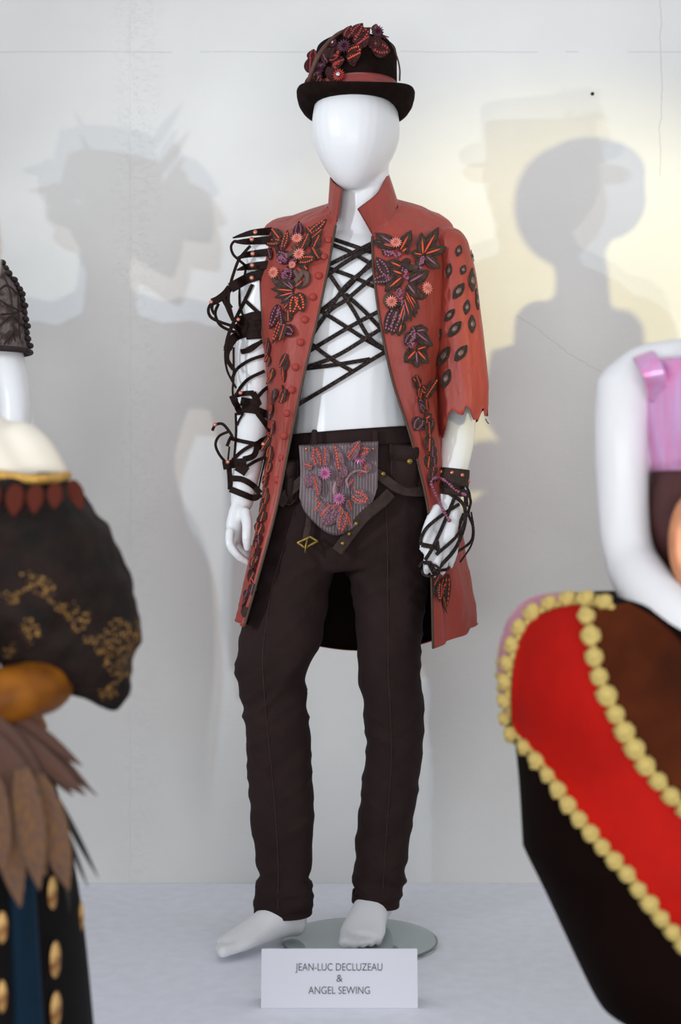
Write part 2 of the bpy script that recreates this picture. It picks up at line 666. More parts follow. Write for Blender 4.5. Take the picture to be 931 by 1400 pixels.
def flower_mesh(name, mat, pts=14):
    mb = MB()
    v = []
    n = pts * 2
    for z, sc in ((0.0, 1.0), (0.16, 1.0)):
        for i in range(n):
            r = (1.0 if i % 2 == 0 else 0.62) * sc
            a = 2 * math.pi * i / n
            v.append((r * math.cos(a), r * math.sin(a), z if i % 2 == 0 else z * 0.7))
    for i in range(n):
        a = 2 * math.pi * i / n
        r = 0.25
        v.append((r * math.cos(a), r * math.sin(a), 0.30 if i % 2 == 0 else 0.16))
    v.append((0, 0, 0.28))
    f = []
    for i in range(n):
        k = (i + 1) % n
        f.append((i, k, n + k, n + i)); f.append((n + i, n + k, 2 * n + k, 2 * n + i)); f.append((2 * n + i, 2 * n + k, 3 * n))
    f.append(tuple(range(n - 1, -1, -1)))
    mb.add(v, f)
    return mb.mesh(name, mat, False)


FLOWER = {k: flower_mesh(k + '_flower', M[m_]) for k, m_ in (('pink', 'pink'), ('mauve', 'mauveflower'), ('dark', 'darkflower'), ('red', 'red'))}


def add_flower(parent, bvh, px, r, col='pink', off=0.009, y0=-0.12):
    l, n = hit_near(bvh, *px)
    if l is None:
        l, n = Vector(P(*px, y0)), Vector((0, -1, 0))
    R = r / FPX * (l.y - CAMY)
    n = (n + Vector((0, -0.5, 0))).normalized()
    m = basis(l + n * off, (random.uniform(-1, 1), 0.1, 1), n, R, R, R)
    return inst('flower', FLOWER[col], m, parent)


def cluster_mesh(name, mat):
    mb = MB()
    r = random.Random(3)
    for i in range(16):
        mb.ell((r.uniform(-0.38, 0.38), i / 16 + r.uniform(-.03, .03), r.uniform(0.05, 0.25)), (0.2, 0.09, 0.16), 6, 4)
    return mb.mesh(name, mat)


CLUSTER = {'purple': cluster_mesh('mauve_seed_cluster', M['purple']), 'red': cluster_mesh('red_seed_cluster', M['red'])}


def add_cluster(parent, bvh, a, b_, wpx, col='purple', off=0.003):
    l, n = hit_near(bvh, *a)
    if l is None:
        return
    t = Vector(P(*b_, l.y))
    W = wpx / FPX * (l.y - CAMY)
    o = inst('seed_cluster', CLUSTER[col], basis(l + n * off, t - l, n, W, (t - l).length, W * 0.9), parent)
    o['kind'] = 'stuff'


def add_curl(parent, bvh, pts, r, mat, off=0.004, name='curl'):
    path = drape(pts, bvh, -0.1, off, 5, 1)
    rad = r / FPX * 3.04
    n = len(path)
    MB().tube(path, [rad * (0.45 + 0.55 * math.sin(math.pi * (0.15 + 0.8 * i / n))) for i in range(n)], 8, 0.7).build(name, mat, parent)


def stud_mesh(mat):
    mb = MB()
    rings = []
    for r, z in ((1, 0), (1, 0.25), (0.78, 0.62), (0.42, 0.86), (0.12, 0.95)):
        rings.append([(r * math.cos(a), r * math.sin(a), z) for a in np.arange(10) * math.pi / 5])
    mb.rings(rings, True)
    return mb.mesh('stud', mat)


STUD = {'copper': stud_mesh(M['copper']), 'brass': stud_mesh(M['brass']), 'coat': stud_mesh(M['button'])}


def add_stud(parent, loc, n, r, col='copper', name='stud', h=0.8):
    return inst(name, STUD[col], basis(Vector(loc), (0.1, 0.1, 1), n, r, r, r * h), parent)


# ------------------------------------------------------------------ the mannequin
man = MB()
# torso: (py, left px, right px, y centre, half depth)
tors = [(316, 462, 528, 0.02, 0.045), (328, 420, 562, 0.015, 0.062), (345, 385, 592, 0.01, 0.08), (375, 380, 598, 0.0, 0.1),
        (410, 383, 594, -0.005, 0.112), (450, 388, 584, -0.005, 0.112), (490, 394, 576, -0.005, 0.104), (530, 400, 568, -0.005, 0.097),
        (570, 402, 566, -0.005, 0.094), (610, 396, 574, -0.002, 0.098), (655, 388, 584, 0.0, 0.104), (700, 384, 586, 0.0, 0.105), (735, 386, 580, 0.0, 0.095)]


def section(py, xl, xr, yc, hd, n=28, e=2.3):
    a, c = P(xl, py, yc), P(xr, py, yc)
    mid, hw = (a + c) / 2, (c[0] - a[0]) / 2
    out = []
    for t in np.arange(n) * 2 * math.pi / n:
        cx, sx = math.cos(t), math.sin(t)
        out.append(mid + np.array((hw * math.copysign(abs(cx) ** (2 / e), cx), hd * math.copysign(abs(sx) ** (2 / e), sx), 0)))
    return out


def secloft(mb, rows, k=4, n=28, e=2.3):
    rows = cr(np.array(rows, float), k)
    mb.rings([section(*r, n=n, e=e) for r in rows])


secloft(man, tors)
for px in (446, 526):                                         # chest plates
    man.ell(P(px, 412, -0.062), (0.066, 0.054, 0.05))
man.ell(P(486, 520, -0.062), (0.055, 0.038, 0.10))
# neck and head
man.tube(cr(PL([(493, 330, 0.02), (495, 300, 0.018), (498, 262, 0.012), (497, 225, 0.012)]), 4), [0.068, 0.064, 0.061, 0.059, 0.0575, 0.056, 0.055, 0.0545, 0.054, 0.054, 0.054, 0.054, 0.054], 20)
man.ell(P(455, 318, 0.012), (0.07, 0.04, 0.03)); man.ell(P(530, 318, 0.012), (0.07, 0.04, 0.03))
hc = np.array((P(487, 178, -0.02)))
yaw = math.radians(20)
rings = []
for i in range(1, 22):
    a = math.pi * i / 22
    z = math.cos(a)
    ring = []
    for j in range(28):
        t = 2 * math.pi * j / 28
        e = 2.25
        x = 0.088 * math.copysign(abs(math.cos(t)) ** (2 / e), math.cos(t)) * math.sin(a) ** 0.86
        y = 0.110 * math.copysign(abs(math.sin(t)) ** (2 / e), math.sin(t)) * math.sin(a) ** 0.86
        if z < 0:
            k = -z
            x *= 1 - 0.30 * k ** 1.6
            y = y * (1 - 0.30 * k ** 1.6) - 0.022 * k ** 1.4
        p = np.array((x, y, 0.132 * z))
        # the face looks to the left of the picture
        p = np.array((p[0] * math.cos(yaw) + p[1] * math.sin(yaw), -p[0] * math.sin(yaw) + p[1] * math.cos(yaw), p[2]))
        ring.append(hc + p)
    rings.append(ring)
man.rings(rings)
# arms
AL = cr(PL([(374, 342, 0.01), (358, 400, 0.015), (350, 470, 0.02), (347, 545, 0.025), (343, 600, 0.005), (335, 655, -0.03), (330, 690, -0.045)]), 4)
man.tube(AL, cr(np.array([0.052, 0.049, 0.042, 0.037, 0.036, 0.029, 0.0235]), 4), 18)
man.ell(P(372, 350, 0.01), (0.052, 0.055, 0.055))
AR = cr(PL([(604, 346, 0.01), (618, 410, 0.015), (625, 480, 0.015), (626, 545, 0.01), (624, 600, -0.02), (619, 645, -0.06), (613, 682, -0.09)]), 4)
man.tube(AR, cr(np.array([0.052, 0.049, 0.043, 0.040, 0.038, 0.030, 0.025]), 4), 18)
man.ell(P(604, 352, 0.01), (0.052, 0.055, 0.055))
# hand on the left of the picture
man.tube(PL([(330, 686, -0.045), (327, 702, -0.052), (324, 718, -0.055), (322, 732, -0.058)]), [0.023, 0.028, 0.030, 0.026], 14, 0.62, up=(0.75, -0.55, 0))
for ch in ([(314, 726, -0.085), (314, 744, -0.095), (325, 760, -0.094), (340, 770, -0.084)],
           [(317, 730, -0.065), (318, 749, -0.072), (330, 763, -0.072), (345, 769, -0.062)],
           [(323, 732, -0.045), (326, 748, -0.048), (338, 759, -0.048), (350, 763, -0.042)],
           [(330, 731, -0.028), (334, 743, -0.028), (344, 752, -0.028), (353, 755, -0.024)]):
    man.tube(cr(PL(ch), 3), cr(np.array([0.0098, 0.0092, 0.0085, 0.0066]), 3), 10)
man.tube(cr(PL([(335, 700, -0.072), (338, 718, -0.094), (337, 736, -0.104), (338, 751, -0.100)]), 3), cr(np.array([0.013, 0.0115, 0.010, 0.0075]), 3), 10)
# hand on the right of the picture
man.tube(PL([(614, 680, -0.088), (610, 697, -0.10), (606, 715, -0.112), (604, 733, -0.12)]), [0.025, 0.031, 0.034, 0.031], 14, 0.55, up=(-0.35, -0.95, 0))
for ch in ([(592, 730, -0.135), (588, 750, -0.146), (584, 768, -0.146), (582, 784, -0.138)],
           [(601, 737, -0.128), (599, 757, -0.138), (596, 774, -0.138), (593, 787, -0.13)],
           [(610, 738, -0.114), (610, 757, -0.122), (607, 772, -0.122), (604, 784, -0.114)],
           [(619, 733, -0.10), (621, 750, -0.106), (618, 763, -0.106), (615, 775, -0.10)]):
    man.tube(cr(PL(ch), 3), cr(np.array([0.0105, 0.0095, 0.0088, 0.0068]), 3), 10)
man.tube(cr(PL([(598, 696, -0.115), (588, 714, -0.14), (581, 734, -0.15), (578, 752, -0.146)]), 3), cr(np.array([0.014, 0.0115, 0.0102, 0.0075]), 3), 10)
# legs inside the trousers
man.tube(cr(PL([(425, 720, 0.0), (398, 800, -0.03), (376, 900, -0.055), (384, 1060, -0.02), (390, 1180, -0.02), (392, 1250, -0.025)]), 4),
         cr(np.array([0.07, 0.06, 0.05, 0.042, 0.034, 0.034]), 4), 16)
man.tube(cr(PL([(535, 720, 0.0), (530, 800, 0.0), (534, 900, 0.0), (536, 1060, 0.04), (522, 1180, 0.05), (514, 1245, 0.045)]), 4),
         cr(np.array([0.07, 0.06, 0.05, 0.042, 0.034, 0.034]), 4), 16)


def foot(rows, toes):
    rings = []
    for px, y, z, rh, rv, ax in rows:
        c = PZ(px, y, z)
        rings.append([c + np.array((ax[0], ax[1], 0)) * rh * math.cos(t) + np.array((0, 0, rv * math.sin(t) * (1 if math.sin(t) > 0 else min(1, z / rv * 0.72))))
                      for t in np.arange(18) * 2 * math.pi / 18])
    man.rings(rings)
    for a, c, r in toes:
        man.tube([PZ(*a), PZ(*c)], r, 10)


la = (-0.70, 0.72)
foot([(413, -0.022, 0.042, 0.018, 0.020, la), (404, -0.028, 0.046, 0.031, 0.036, la), (388, -0.042, 0.055, 0.036, 0.047, la), (368, -0.066, 0.050, 0.036, 0.040, la),
      (346, -0.095, 0.040, 0.038, 0.027, la), (325, -0.124, 0.031, 0.042, 0.019, la), (311, -0.142, 0.026, 0.038, 0.014, la)],
     [((322, -0.155, 0.026), (303, -0.178, 0.024), 0.0125), ((316, -0.138, 0.025), (299, -0.158, 0.023), 0.010), ((312, -0.124, 0.024), (299, -0.142, 0.022), 0.009),
      ((312, -0.11, 0.023), (300, -0.127, 0.021), 0.0085), ((314, -0.098, 0.022), (304, -0.112, 0.020), 0.008)])
ra = (0.97, -0.23)
foot([(522, 0.10, 0.044, 0.016, 0.02, ra), (520, 0.09, 0.048, 0.029, 0.036, ra), (515, 0.055, 0.062, 0.036, 0.055, ra), (508, 0.015, 0.058, 0.038, 0.048, ra),
      (501, -0.03, 0.045, 0.043, 0.032, ra), (496, -0.065, 0.034, 0.049, 0.021, ra), (493, -0.09, 0.027, 0.046, 0.014, ra)],
     [((473, -0.085, 0.028), (471, -0.122, 0.025), 0.0135), ((486, -0.09, 0.026), (484, -0.123, 0.023), 0.0105), ((497, -0.09, 0.025), (496, -0.117, 0.022), 0.0098),
      ((507, -0.08, 0.024), (507, -0.107, 0.021), 0.0093), ((516, -0.065, 0.023), (517, -0.092, 0.020), 0.009)])
mannequin, BODY = organic(man, 0.0042, 3, 'mannequin', M['white'])
tag(mannequin, 'white faceless male mannequin wearing top hat, open red coat and brown trousers', 'mannequin')

base = thing('stand_base', (0.04, -0.036, 0), 'round glass disc base under the barefoot male mannequin', 'stand')
pr = []
for r, z in ((0.160, 0.001), (0.1645, 0.003), (0.165, 0.006), (0.1645, 0.009), (0.162, 0.0105)):
    pr.append([(0.04 + r * math.cos(a), -0.036 + r * math.sin(a), z) for a in np.arange(96) * 2 * math.pi / 96])
MB().rings(pr).build('glass_disc', M['glass'], base, False)

# ------------------------------------------------------------------ trousers
tr = MB()
secloft(tr, [(596, 393, 583, 0.0, 0.107), (630, 388, 588, 0.0, 0.115), (680, 380, 590, 0.0, 0.121), (720, 372, 592, 0.0, 0.118), (752, 366, 592, 0.0, 0.108), (775, 372, 586, 0.0, 0.09)], 4, 32, 2.5)
LEGL = [(690, 366, 470, 0.0, .105), (740, 357, 462, -0.005, .102), (770, 351, 455, -0.015, .096), (800, 344, 449, -0.028, .092), (850, 333, 443, -0.045, .086), (880, 327, 436, -0.055, .082), (912, 324, 419, -0.06, .078),
        (945, 330, 415, -0.055, .072), (980, 336, 419, -0.045, .07), (1060, 341, 425, -0.03, .068), (1130, 346, 427, -0.022, .064), (1190, 354, 426, -0.02, .06), (1202, 354, 424, -0.02, .061), (1222, 350, 426, -0.02, .064), (1247, 348, 426, -0.02, .064)]
LEGR = [(690, 470, 592, 0.0, .105), (740, 469, 591, 0.0, .10), (765, 475, 588, 0.0, .096), (800, 480, 582, 0.0, .09), (850, 488, 577, 0.0, .085), (900, 493, 572, 0.0, .078), (950, 497, 574, 0.005, .072),
        (1000, 502, 576, 0.015, .07), (1060, 498, 573, 0.03, .068), (1110, 493, 565, 0.04, .066), (1155, 487, 557, 0.045, .064), (1190, 488, 555, 0.045, .06), (1205, 484, 552, 0.045, .06), (1233, 481, 545, 0.045, .062)]
for rows, tilt in ((LEGL, 0.0), (LEGR, 0.1)):
    rr = cr(np.array(rows, float), 5)
    rings = []
    for i, r in enumerate(rr):
        s = section(*r, n=28, e=2.4)
        if tilt:
            q = max(0.0, (r[0] - 1150) / 83)
            cx = sum(p[0] for p in s) / len(s)
            s = [p + np.array((0, 0, -tilt * q * (p[0] - cx))) for p in s]
        rings.append(s)
    tr.rings(rings)


def creases(c, n):
    """Cloth folds: drags at the knees and calves, bunching at the ankles, pulls at the crotch."""
    out = c.copy()
    for i in range(len(c)):
        x, y, z = c[i]
        d = 0.0
        side = -1 if x < 0.02 else 1
        kn = math.exp(-((z - 0.50) / 0.15) ** 2)
        an = math.exp(-((z - 0.115) / 0.05) ** 2)
        cr_ = math.exp(-((z - 0.80) / 0.09) ** 2)
        cf = math.exp(-((z - 0.28) / 0.13) ** 2)
        s1, t1 = z * 0.80 + x * 0.6 * side, x * 0.80 - z * 0.6 * side
        s2, t2 = z * 0.80 - x * 0.6 * side, x * 0.80 + z * 0.6 * side
        r1 = noise.noise(Vector((s1 * 30, t1 * 6, y * 5)))
        r2 = noise.noise(Vector((s2 * 24 + 7, t2 * 5, y * 5)))
        r3 = noise.noise(Vector((x * 34, z * 5, y * 12 + 3)))
        d += (1 - abs(r1) * 2.2) * (0.0042 * kn + 0.0022 * cr_ + 0.0022 * cf + 0.0006)
        d += (1 - abs(r2) * 2.2) * (0.0016 * kn + 0.0032 * cr_ + 0.0030 * cf + 0.0006)
        d += r3 * 0.002
        d *= 0.9 + 0.6 * min(1.0, max(0.0, (z - 0.42) / 0.12))
        d += an * 0.006 * (1 - abs(noise.noise(Vector((x * 7 + 2, y * 7, z * 26 + x * 6 * side)))) * 3)
        if z < 0.068:
            d *= 0.5
        out[i] += n[i] * d
    return out


trousers = thing('trousers', (0.0, 0.0, 0.06), 'dark brown cotton trousers with front leg seams on the male mannequin', 'trousers')
_, TROU = organic(tr, 0.0055, 5, 'trouser_legs', M['trousers'], trousers, creases)
for pts in ([(403, 700), (384, 760), (371, 805), (363, 860), (359, 900), (361, 945), (366, 1000), (372, 1060), (377, 1120), (380, 1180), (380, 1244)],
            [(527, 690), (530, 740), (530, 800), (531, 860), (531, 920), (534, 980), (535, 1040), (531, 1100), (527, 1160), (522, 1232)]):
    MB().tube(drape(pts, [TROU], -0.09, 0.0006, 8, 3), 0.0013, 6).build('front_seam', M['seam'], trousers)


def band_ring(mb, rows, th, k=2, n=48, e=2.4, tilt=0.0, m=0):
    rr = cr(np.array(rows, float), k)
    g = []
    for r in rr:
        s = np.array(section(*r, n=n, e=e))[::-1]
        cx = s[:, 0].mean()
        s[:, 2] += tilt * (s[:, 0] - cx)
        g.append(s)
    mb.sheet(np.array(g), th, closed=True, inner=m, outer=m)
    return mb


for rows, tilt in ((((1236, 347, 427, -0.02, .066), (1247.5, 347, 427, -0.02, .066)), 0.0), (((1222, 481.5, 546.5, 0.045, .064), (1234, 480.5, 546, 0.045, .064)), -0.1)):
    band_ring(MB(), rows, 0.003, tilt=tilt).build('hem', M['trousers'], trousers)
wb = band_ring(MB(), ((590, 394, 584, -0.001, 0.110), (601, 392, 586, -0.001, 0.113), (613, 390, 588, -0.001, 0.116)), 0.004, tilt=0.07)
wb.build('waistband', M['trousers'], trousers)
WB = wb
for px in (513, 430):
    a = P(px, 590, -0.124 if px < 540 else -0.12); c = P(px + 0.5, 618, -0.127)
    MB().tube([a, (a + c) / 2 + np.array((0, -0.003, 0)), c], 0.0065, 8, 0.35, up=(0, -1, 0)).build('belt_loop', M['trousers'], trousers)

# ------------------------------------------------------------------ hip belt with pouches
belt = thing('hip_belt', (0.03, -0.11, 0.98), 'dark leather hip belt with buttoned pouches and hanging strap ends over the trousers', 'belt')


def pouch(px0, px1, py0, py1, yb, yf, snap=None, slant=0):
    """A soft bellows pouch: back plate, bulging body, flap with a snap."""
    def grid(x0, x1, y0, y1, bulge, off, droop, n=10):
        g = []
        for i in range(n):
            v = i / (n - 1)
            row = []
            for j in range(n):
                u = 1 - j / (n - 1)
                px = x0 + (x1 - x0) * (u + (0.5 - u) * 0.12 * v ** 4)
                py = y0 + (y1 - y0) * v + droop * math.sin(math.pi * u) * v ** 3 + slant * (u - 0.5)
                row.append(P(px, py, off - bulge * (math.sin(math.pi * u) ** 0.45) * (math.sin(math.pi * min(1, 0.12 + 0.86 * v)) ** 0.5)))
            g.append(row)
        return np.array(g)
    bk = MB().sheet(grid(px0 - 1, px1 + 1, py0 - 3, py1 + 4, 0.003, yb, 1), 0.004).build('pouch_back', M['trousers'], belt)
    bd = MB().sheet(grid(px0 + 3, px1 - 2, py0 + 6, py1, yb - yf, yb, 6), yb - yf).build('pouch', M['trousers'], belt)
    fl_ = MB().sheet(grid(px0 + 2, px1 - 1, py0, py0 + (py1 - py0) * 0.44, yb - yf + 0.007, yb - 0.001, 7), 0.004).build('pouch_flap', M['trousers'], bd)
    fe_ = grid(px0 + 2, px1 - 1, py0, py0 + (py1 - py0) * 0.44, yb - yf + 0.007, yb - 0.001, 7)
    MB().tube(np.concatenate([fe_[:, 0], fe_[-1, 1:-1], fe_[::-1, -1]]) + np.array((0, -0.0012, 0)), 0.0014, 5).build('flap_outline', M['seam'], bd)  # added outline, gives the flap edge contrast that the even light lacks
    be_ = grid(px0 + 3, px1 - 2, py0 + 6, py1, yb - yf, yb, 6)
    MB().tube(np.concatenate([be_[3:, 0], be_[-1, 1:-1], be_[:2:-1, -1]]) + np.array((0, -0.0008, 0)), 0.0016, 5).build('pouch_outline', M['seam'], bd)  # likewise an added line in place of shading round the pouch
    if snap:
        add_stud(bd, P(snap[0], snap[1], yf - 0.011), (0, -1, 0.1), 0.0062, 'brass', 'snap')


pouch(532, 577, 610, 664, -0.112, -0.142, (560, 631), slant=4)
pouch(383, 408, 632, 684, -0.105, -0.128, None, slant=-4)
rr = np.array([P(*p) for p in ((382, 690, -0.112), (396, 672, -0.12), (440, 640, -0.126), (500, 640, -0.126), (545, 668, -0.124), (578, 672, -0.11), (590, 668, -0.07))])
MB().ribbon(cr(rr, 6), 0.010, 0.0018).build('belt_strap', M['belt'], belt, False)
MB().ribbon(cr(PL([(534, 674, -0.13), (520, 688, -0.142), (498, 706, -0.146), (480, 728, -0.14), (461, 754, -0.136)]), 5), 0.0118, 0.0018).build('strap_end', M['belt'], belt, False)
for px, py, y in ((477, 730, -0.1435), (468.5, 743, -0.141), (487, 716, -0.1475)):
    add_stud(belt, P(px, py, y), (0, -1, 0), 0.0042, 'brass', 'eyelet', 0.5)
MB().ribbon(cr(PL([(423, 700, -0.124), (422, 716, -0.132), (419, 729, -0.136), (418, 741, -0.138)]), 4), 0.0065, 0.0018).build('buckle_strap', M['belt'], belt)
bc = [P(407, 742, -0.143), P(424, 734, -0.143), P(434, 740, -0.143), P(417, 749, -0.143)]
bk = MB()
for i in range(4):
    bk.tube([bc[i], bc[(i + 1) % 4]], 0.0030, 8)
bo = bk.build('buckle', M['brass'], belt)
MB().tube([P(420, 738, -0.144), P(418, 746, -0.148), P(417, 755, -0.147)], 0.0022, 8).build('prong', M['brass'], bo)
add_stud(belt, P(524, 648, -0.131), (0, -1, 0), 0.0055, 'brass', 'rivet')

# ------------------------------------------------------------------ ribbed hip apron
apron = thing('hip_apron', tuple(P(463, 605, -0.128)), 'ribbed plum leather shield apron with beaded flowers hanging at the waist', 'apron')
g = []
NR, NC = 30, 91
for i in range(NR):
    v = i / (NR - 1)
    row = []
    for j in range(NC):
        u = 1 - j / (NC - 1)
        xl, xr = 408.5 + 2.0 * math.sin(v * 3), 517.0 - 1.0 * v
        bot = 732 - 46 * abs(2 * u - 0.96) ** 1.75 - 22 * max(0, abs(2 * u - 0.96) - 0.85) * 4
        top = 608.5 - 5.5 * u
        px = xl + (xr - xl) * u
        py = top + (bot - top) * v
        y = -0.131 - 0.010 * math.sin(math.pi * u) - 0.006 * v
        y += 0.0011 * math.cos(u * 2 * math.pi * 26)
        row.append(P(px, py, y))
    g.append(row)
ap = MB().sheet(np.array(g), 0.004)
APR = ap.bvh()
M['apron'] = material('ribbed_plum_leather', (112, 92, 98), 0.42, 0.5, 14, 0.3, 300, col2=(62, 46, 44), stretch=(1, 1, 0.5))
ap.build('ribbed_panel', M['apron'], apron)
Z5 = lambda x, y: (370 + x / 3.724, 560 + y / 3.724)
for a, c, w_, bd in (((240, 292), (215, 186), 13, 'orange2'), ((218, 292), (172, 276), 10, 'orange1'), ((287, 290), (289, 188), 9, 'orange1'), ((354, 312), (333, 178), 12, 'orange1'),
                     ((400, 252), (500, 186), 13, 'orange1'), ((428, 222), (538, 214), 12, 'orange2'), ((492, 322), (478, 262), 12, 'orange1'), ((392, 398), (504, 334), 15, 'orange2'),
                     ((218, 330), (182, 398), 11, 'purple2'), ((232, 340), (278, 440), 12, 'orange1'), ((262, 456), (176, 522), 15, 'orange2'), ((302, 480), (246, 548), 12, 'orange1'),
                     ((334, 500), (262, 592), 15, 'purple2'), ((418, 428), (502, 470), 14, 'orange2'), ((388, 456), (426, 530), 11, 'orange1'), ((372, 516), (336, 630), 13, 'orange2'),
                     ((376, 520), (414, 594), 12, 'orange1'), ((330, 520), (350, 480), 14, 'orange2'), ((370, 345), (400, 280), 12, 'purple1'), ((345, 395), (380, 330), 14, 'purple1'), ((440, 330), (500, 300), 10, 'orange1'), ((350, 420), (300, 460), 10, 'purple1')):
    add_leaf(apron, [APR], Z5(*a), Z5(*c), w_ * 1.1, 'flap', bd, 0.0035)
add_curl(apron, [APR], [Z5(*p) for p in ((395, 400), (385, 360), (410, 325), (450, 310), (490, 320))], 2.2, M['leafflap'], 0.004)
add_curl(apron, [APR], [Z5(*p) for p in ((350, 470), (330, 430), (330, 390), (350, 350))], 4, M['leafflap'], 0.004, 'stalk')
for c_, r_ in (((290, 325), 10), ((440, 245), 10.5), ((340, 455), 9.5)):
    add_flower(apron, [APR], Z5(*c_), r_, 'mauve', 0.012)
for c_ in ((180, 201), (520, 201)):
    l, n = hit(APR, *Z5(*c_))
    add_stud(apron, l, n, 0.0035, 'copper', 'rivet')

# ------------------------------------------------------------------ the coat
coat = thing('coat', (0.02, 0.05, 0.62), 'open russet silk tailcoat with stand collar, beaded leaves and a torn sleeve', 'coat')
base_ring = [(460, 303, -.068), (452, 292, -.042), (449, 280, .0), (465, 273, .055), (497, 269, .08), (528, 269, .055), (544, 276, .005), (532, 302, -.06), (509, 320, -.085)]
top_ring = [(466, 257, -.068), (457, 251, -.038), (451, 243, .004), (462, 236, .055), (495, 232, .08), (520, 232, .055), (530, 234, .004), (517, 262, -.054), (489, 285, -.085)]
ROWS = [
    base_ring,
    [(455, 330, -.098), (420, 312, -.065), (404, 301, .0), (410, 292, .055), (495, 285, .095), (570, 285, .055), (585, 290, .0), (560, 316, -.072), (509, 338, -.100)],
    [(448, 370, -.122), (404, 350, -.104), (360, 322, -.005), (385, 310, .075), (490, 305, .115), (590, 306, .075), (622, 325, -.005), (575, 355, -.108), (511, 375, -.124)],
    [(433, 440, -.134), (396, 438, -.122), (357, 425, -.02), (380, 420, .095), (485, 420, .125), (585, 420, .09), (612, 428, -.01), (574, 438, -.122), (520, 442, -.136)],
    [(414, 520, -.130), (391, 520, -.122), (366, 515, -.03), (385, 515, .085), (484, 515, .115), (580, 515, .085), (604, 520, -.01), (574, 520, -.118), (537, 522, -.132)],
    [(398, 597, -.130), (383, 597, -.122), (368, 595, -.04), (382, 595, .085), (484, 595, .12), (585, 595, .085), (606, 600, -.01), (588, 600, -.105), (562, 600, -.132)],
    [(377, 700, -.138), (367, 700, -.12), (356, 698, -.05), (375, 700, .10), (480, 700, .155), (582, 700, .11), (624, 700, .0), (608, 702, -.085), (586, 702, -.135)],
    [(350, 800, -.15), (344, 799, -.125), (338, 795, -.05), (372, 792, .12), (470, 792, .19), (582, 792, .135), (640, 790, .02), (619, 798, -.065), (590, 800, -.125)],
    [(334, 856, -.15), (331, 852, -.12), (329, 845, -.05), (372, 868, .125), (466, 887, .20), (562, 884, .145), (650, 853, .02), (624, 870, -.055), (592, 886, -.118)],
]
ctrl = np.array([PL(r) for r in ROWS])
gg = cr(cr(ctrl, 9, 0), 12, 1)
R_, K_ = gg.shape[:2]
for i in range(R_):
    for j in range(K_):
        x, y, z = gg[i, j]
        v, u = i / (R_ - 1), j / (K_ - 1)
        edge = min(1, min(u, 1 - u) / 0.06)
        low = max(0.0, (v - 0.5) / 0.5)
        f = math.sin(u * 46 + 1.5 * noise.noise(Vector((u * 6, v * 3, 1)))) * 0.008 * low * edge
        pull = noise.noise(Vector((u * 26 + v * 5, v * 9, 3))) * 0.005 * edge + (0.5 - abs(noise.noise(Vector((u * 18 - v * 8, v * 14 + u * 9, 8))))) * 0.006 * edge * (1 if v > 0.1 else v * 10)
        rad = np.array((x - 0.02, y, 0)); rad /= np.linalg.norm(rad) + 1e-6
        gg[i, j] += rad * (f + pull)
body_mb = MB().sheet(gg, 0.003, inner=1, outer=0)
COAT = body_mb.bvh()
body_o = body_mb.build('coat_body', [M['coat'], M['lining']], coat)
cg = cr(cr(np.array([PL(top_ring), (PL(top_ring) * 0.5 + PL(base_ring) * 0.5) + np.array((0, -0.004, 0)), PL(base_ring)]), 6, 0), 12, 1)
col_mb = MB().sheet(cg, 0.003)
col_mb.build('collar', [M['coat']], coat)
# piping along the front edges, hem edge
MB().tube(gg[2:, 0] + np.array((0, -0.001, 0)), 0.0026, 6).build('front_piping', M['edge'], coat)
MB().tube(gg[2:, -1] + np.array((0, -0.001, 0)), 0.0026, 6).build('front_piping', M['edge'], coat)
MB().tube(gg[-1], 0.002, 6).build('hem_edge', M['coat'], coat)

# sleeve on the right of the picture with a torn hem: (py, left px, right px, y, half depth)
SL = [(313, 600, 614, .0, .018), (317, 592, 628, -.002, .045), (330, 590, 638, -.008, .066), (345, 591, 643, -.01, .070), (370, 594, 649, -.012, .073), (410, 593, 655, -.014, .074), (450, 593, 660, -.014, .073), (490, 593, 665, -.016, .072), (530, 595, 668, -.02, .072), (575, 597, 668, -.024, .07)]
hemx = [(596, 575), (599, 588), (604.5, 601), (609, 588), (612, 572), (618, 562), (626, 569), (633, 571), (637, 556), (642, 562), (648, 577), (654, 576), (659, 562), (661, 557), (664, 575), (668, 553)]
hx_, hy_ = [a for a, _ in hemx], [b_ for _, b_ in hemx]
sr = cr(np.array(SL, float), 6)
NS = 112
sg = np.zeros((len(sr), NS, 3))
for i, r in enumerate(sr):
    a, c = P(r[1], r[0], r[3]), P(r[2], r[0], r[3])
    mid, hw = (a + c) / 2, (c[0] - a[0]) / 2
    for j in range(NS):
        t = -2 * math.pi * j / NS
        ct, st = math.cos(t), math.sin(t)
        fx = hw * math.copysign(abs(ct) ** 0.9, ct); fy = r[4] * math.copysign(abs(st) ** 0.9, st)
        low = max(0, (r[0] - 380) / 200)
        k = 1 + low * 0.05 * math.sin(t * 7 + 0.8 * math.sin(r[0] * 0.02)) + 0.02 * noise.noise(Vector((ct * 3, st * 3, r[0] * 0.03)))
        p = mid + np.array((fx * k, fy * k, 0))
        if r[0] > 500:
            q = ((r[0] - 500) / 75) ** 1.3
            if st < 0:
                hp = np.interp(465.5 + p[0] * FPX / (p[1] - CAMY), hx_, hy_)
            else:
                hp = 566 + 12 * math.sin(t * 9) * abs(st)
            p[2] -= q * (hp - 575) * (p[1] - CAMY) / FPX
        sg[i, j] = p
sl_mb = MB().sheet(sg, 0.0025, closed=True, inner=1, outer=0)
SLV = sl_mb.bvh()
sl_mb.build('torn_sleeve', [M['coat'], M['lining']], coat)
th = MB().tube(cr(PL([(664, 573, -0.04), (666, 577, -0.045), (668, 579, -0.05)]), 3), 0.0012, 5).build('loose_thread', M['edge'], coat)
CB = [COAT, SLV]
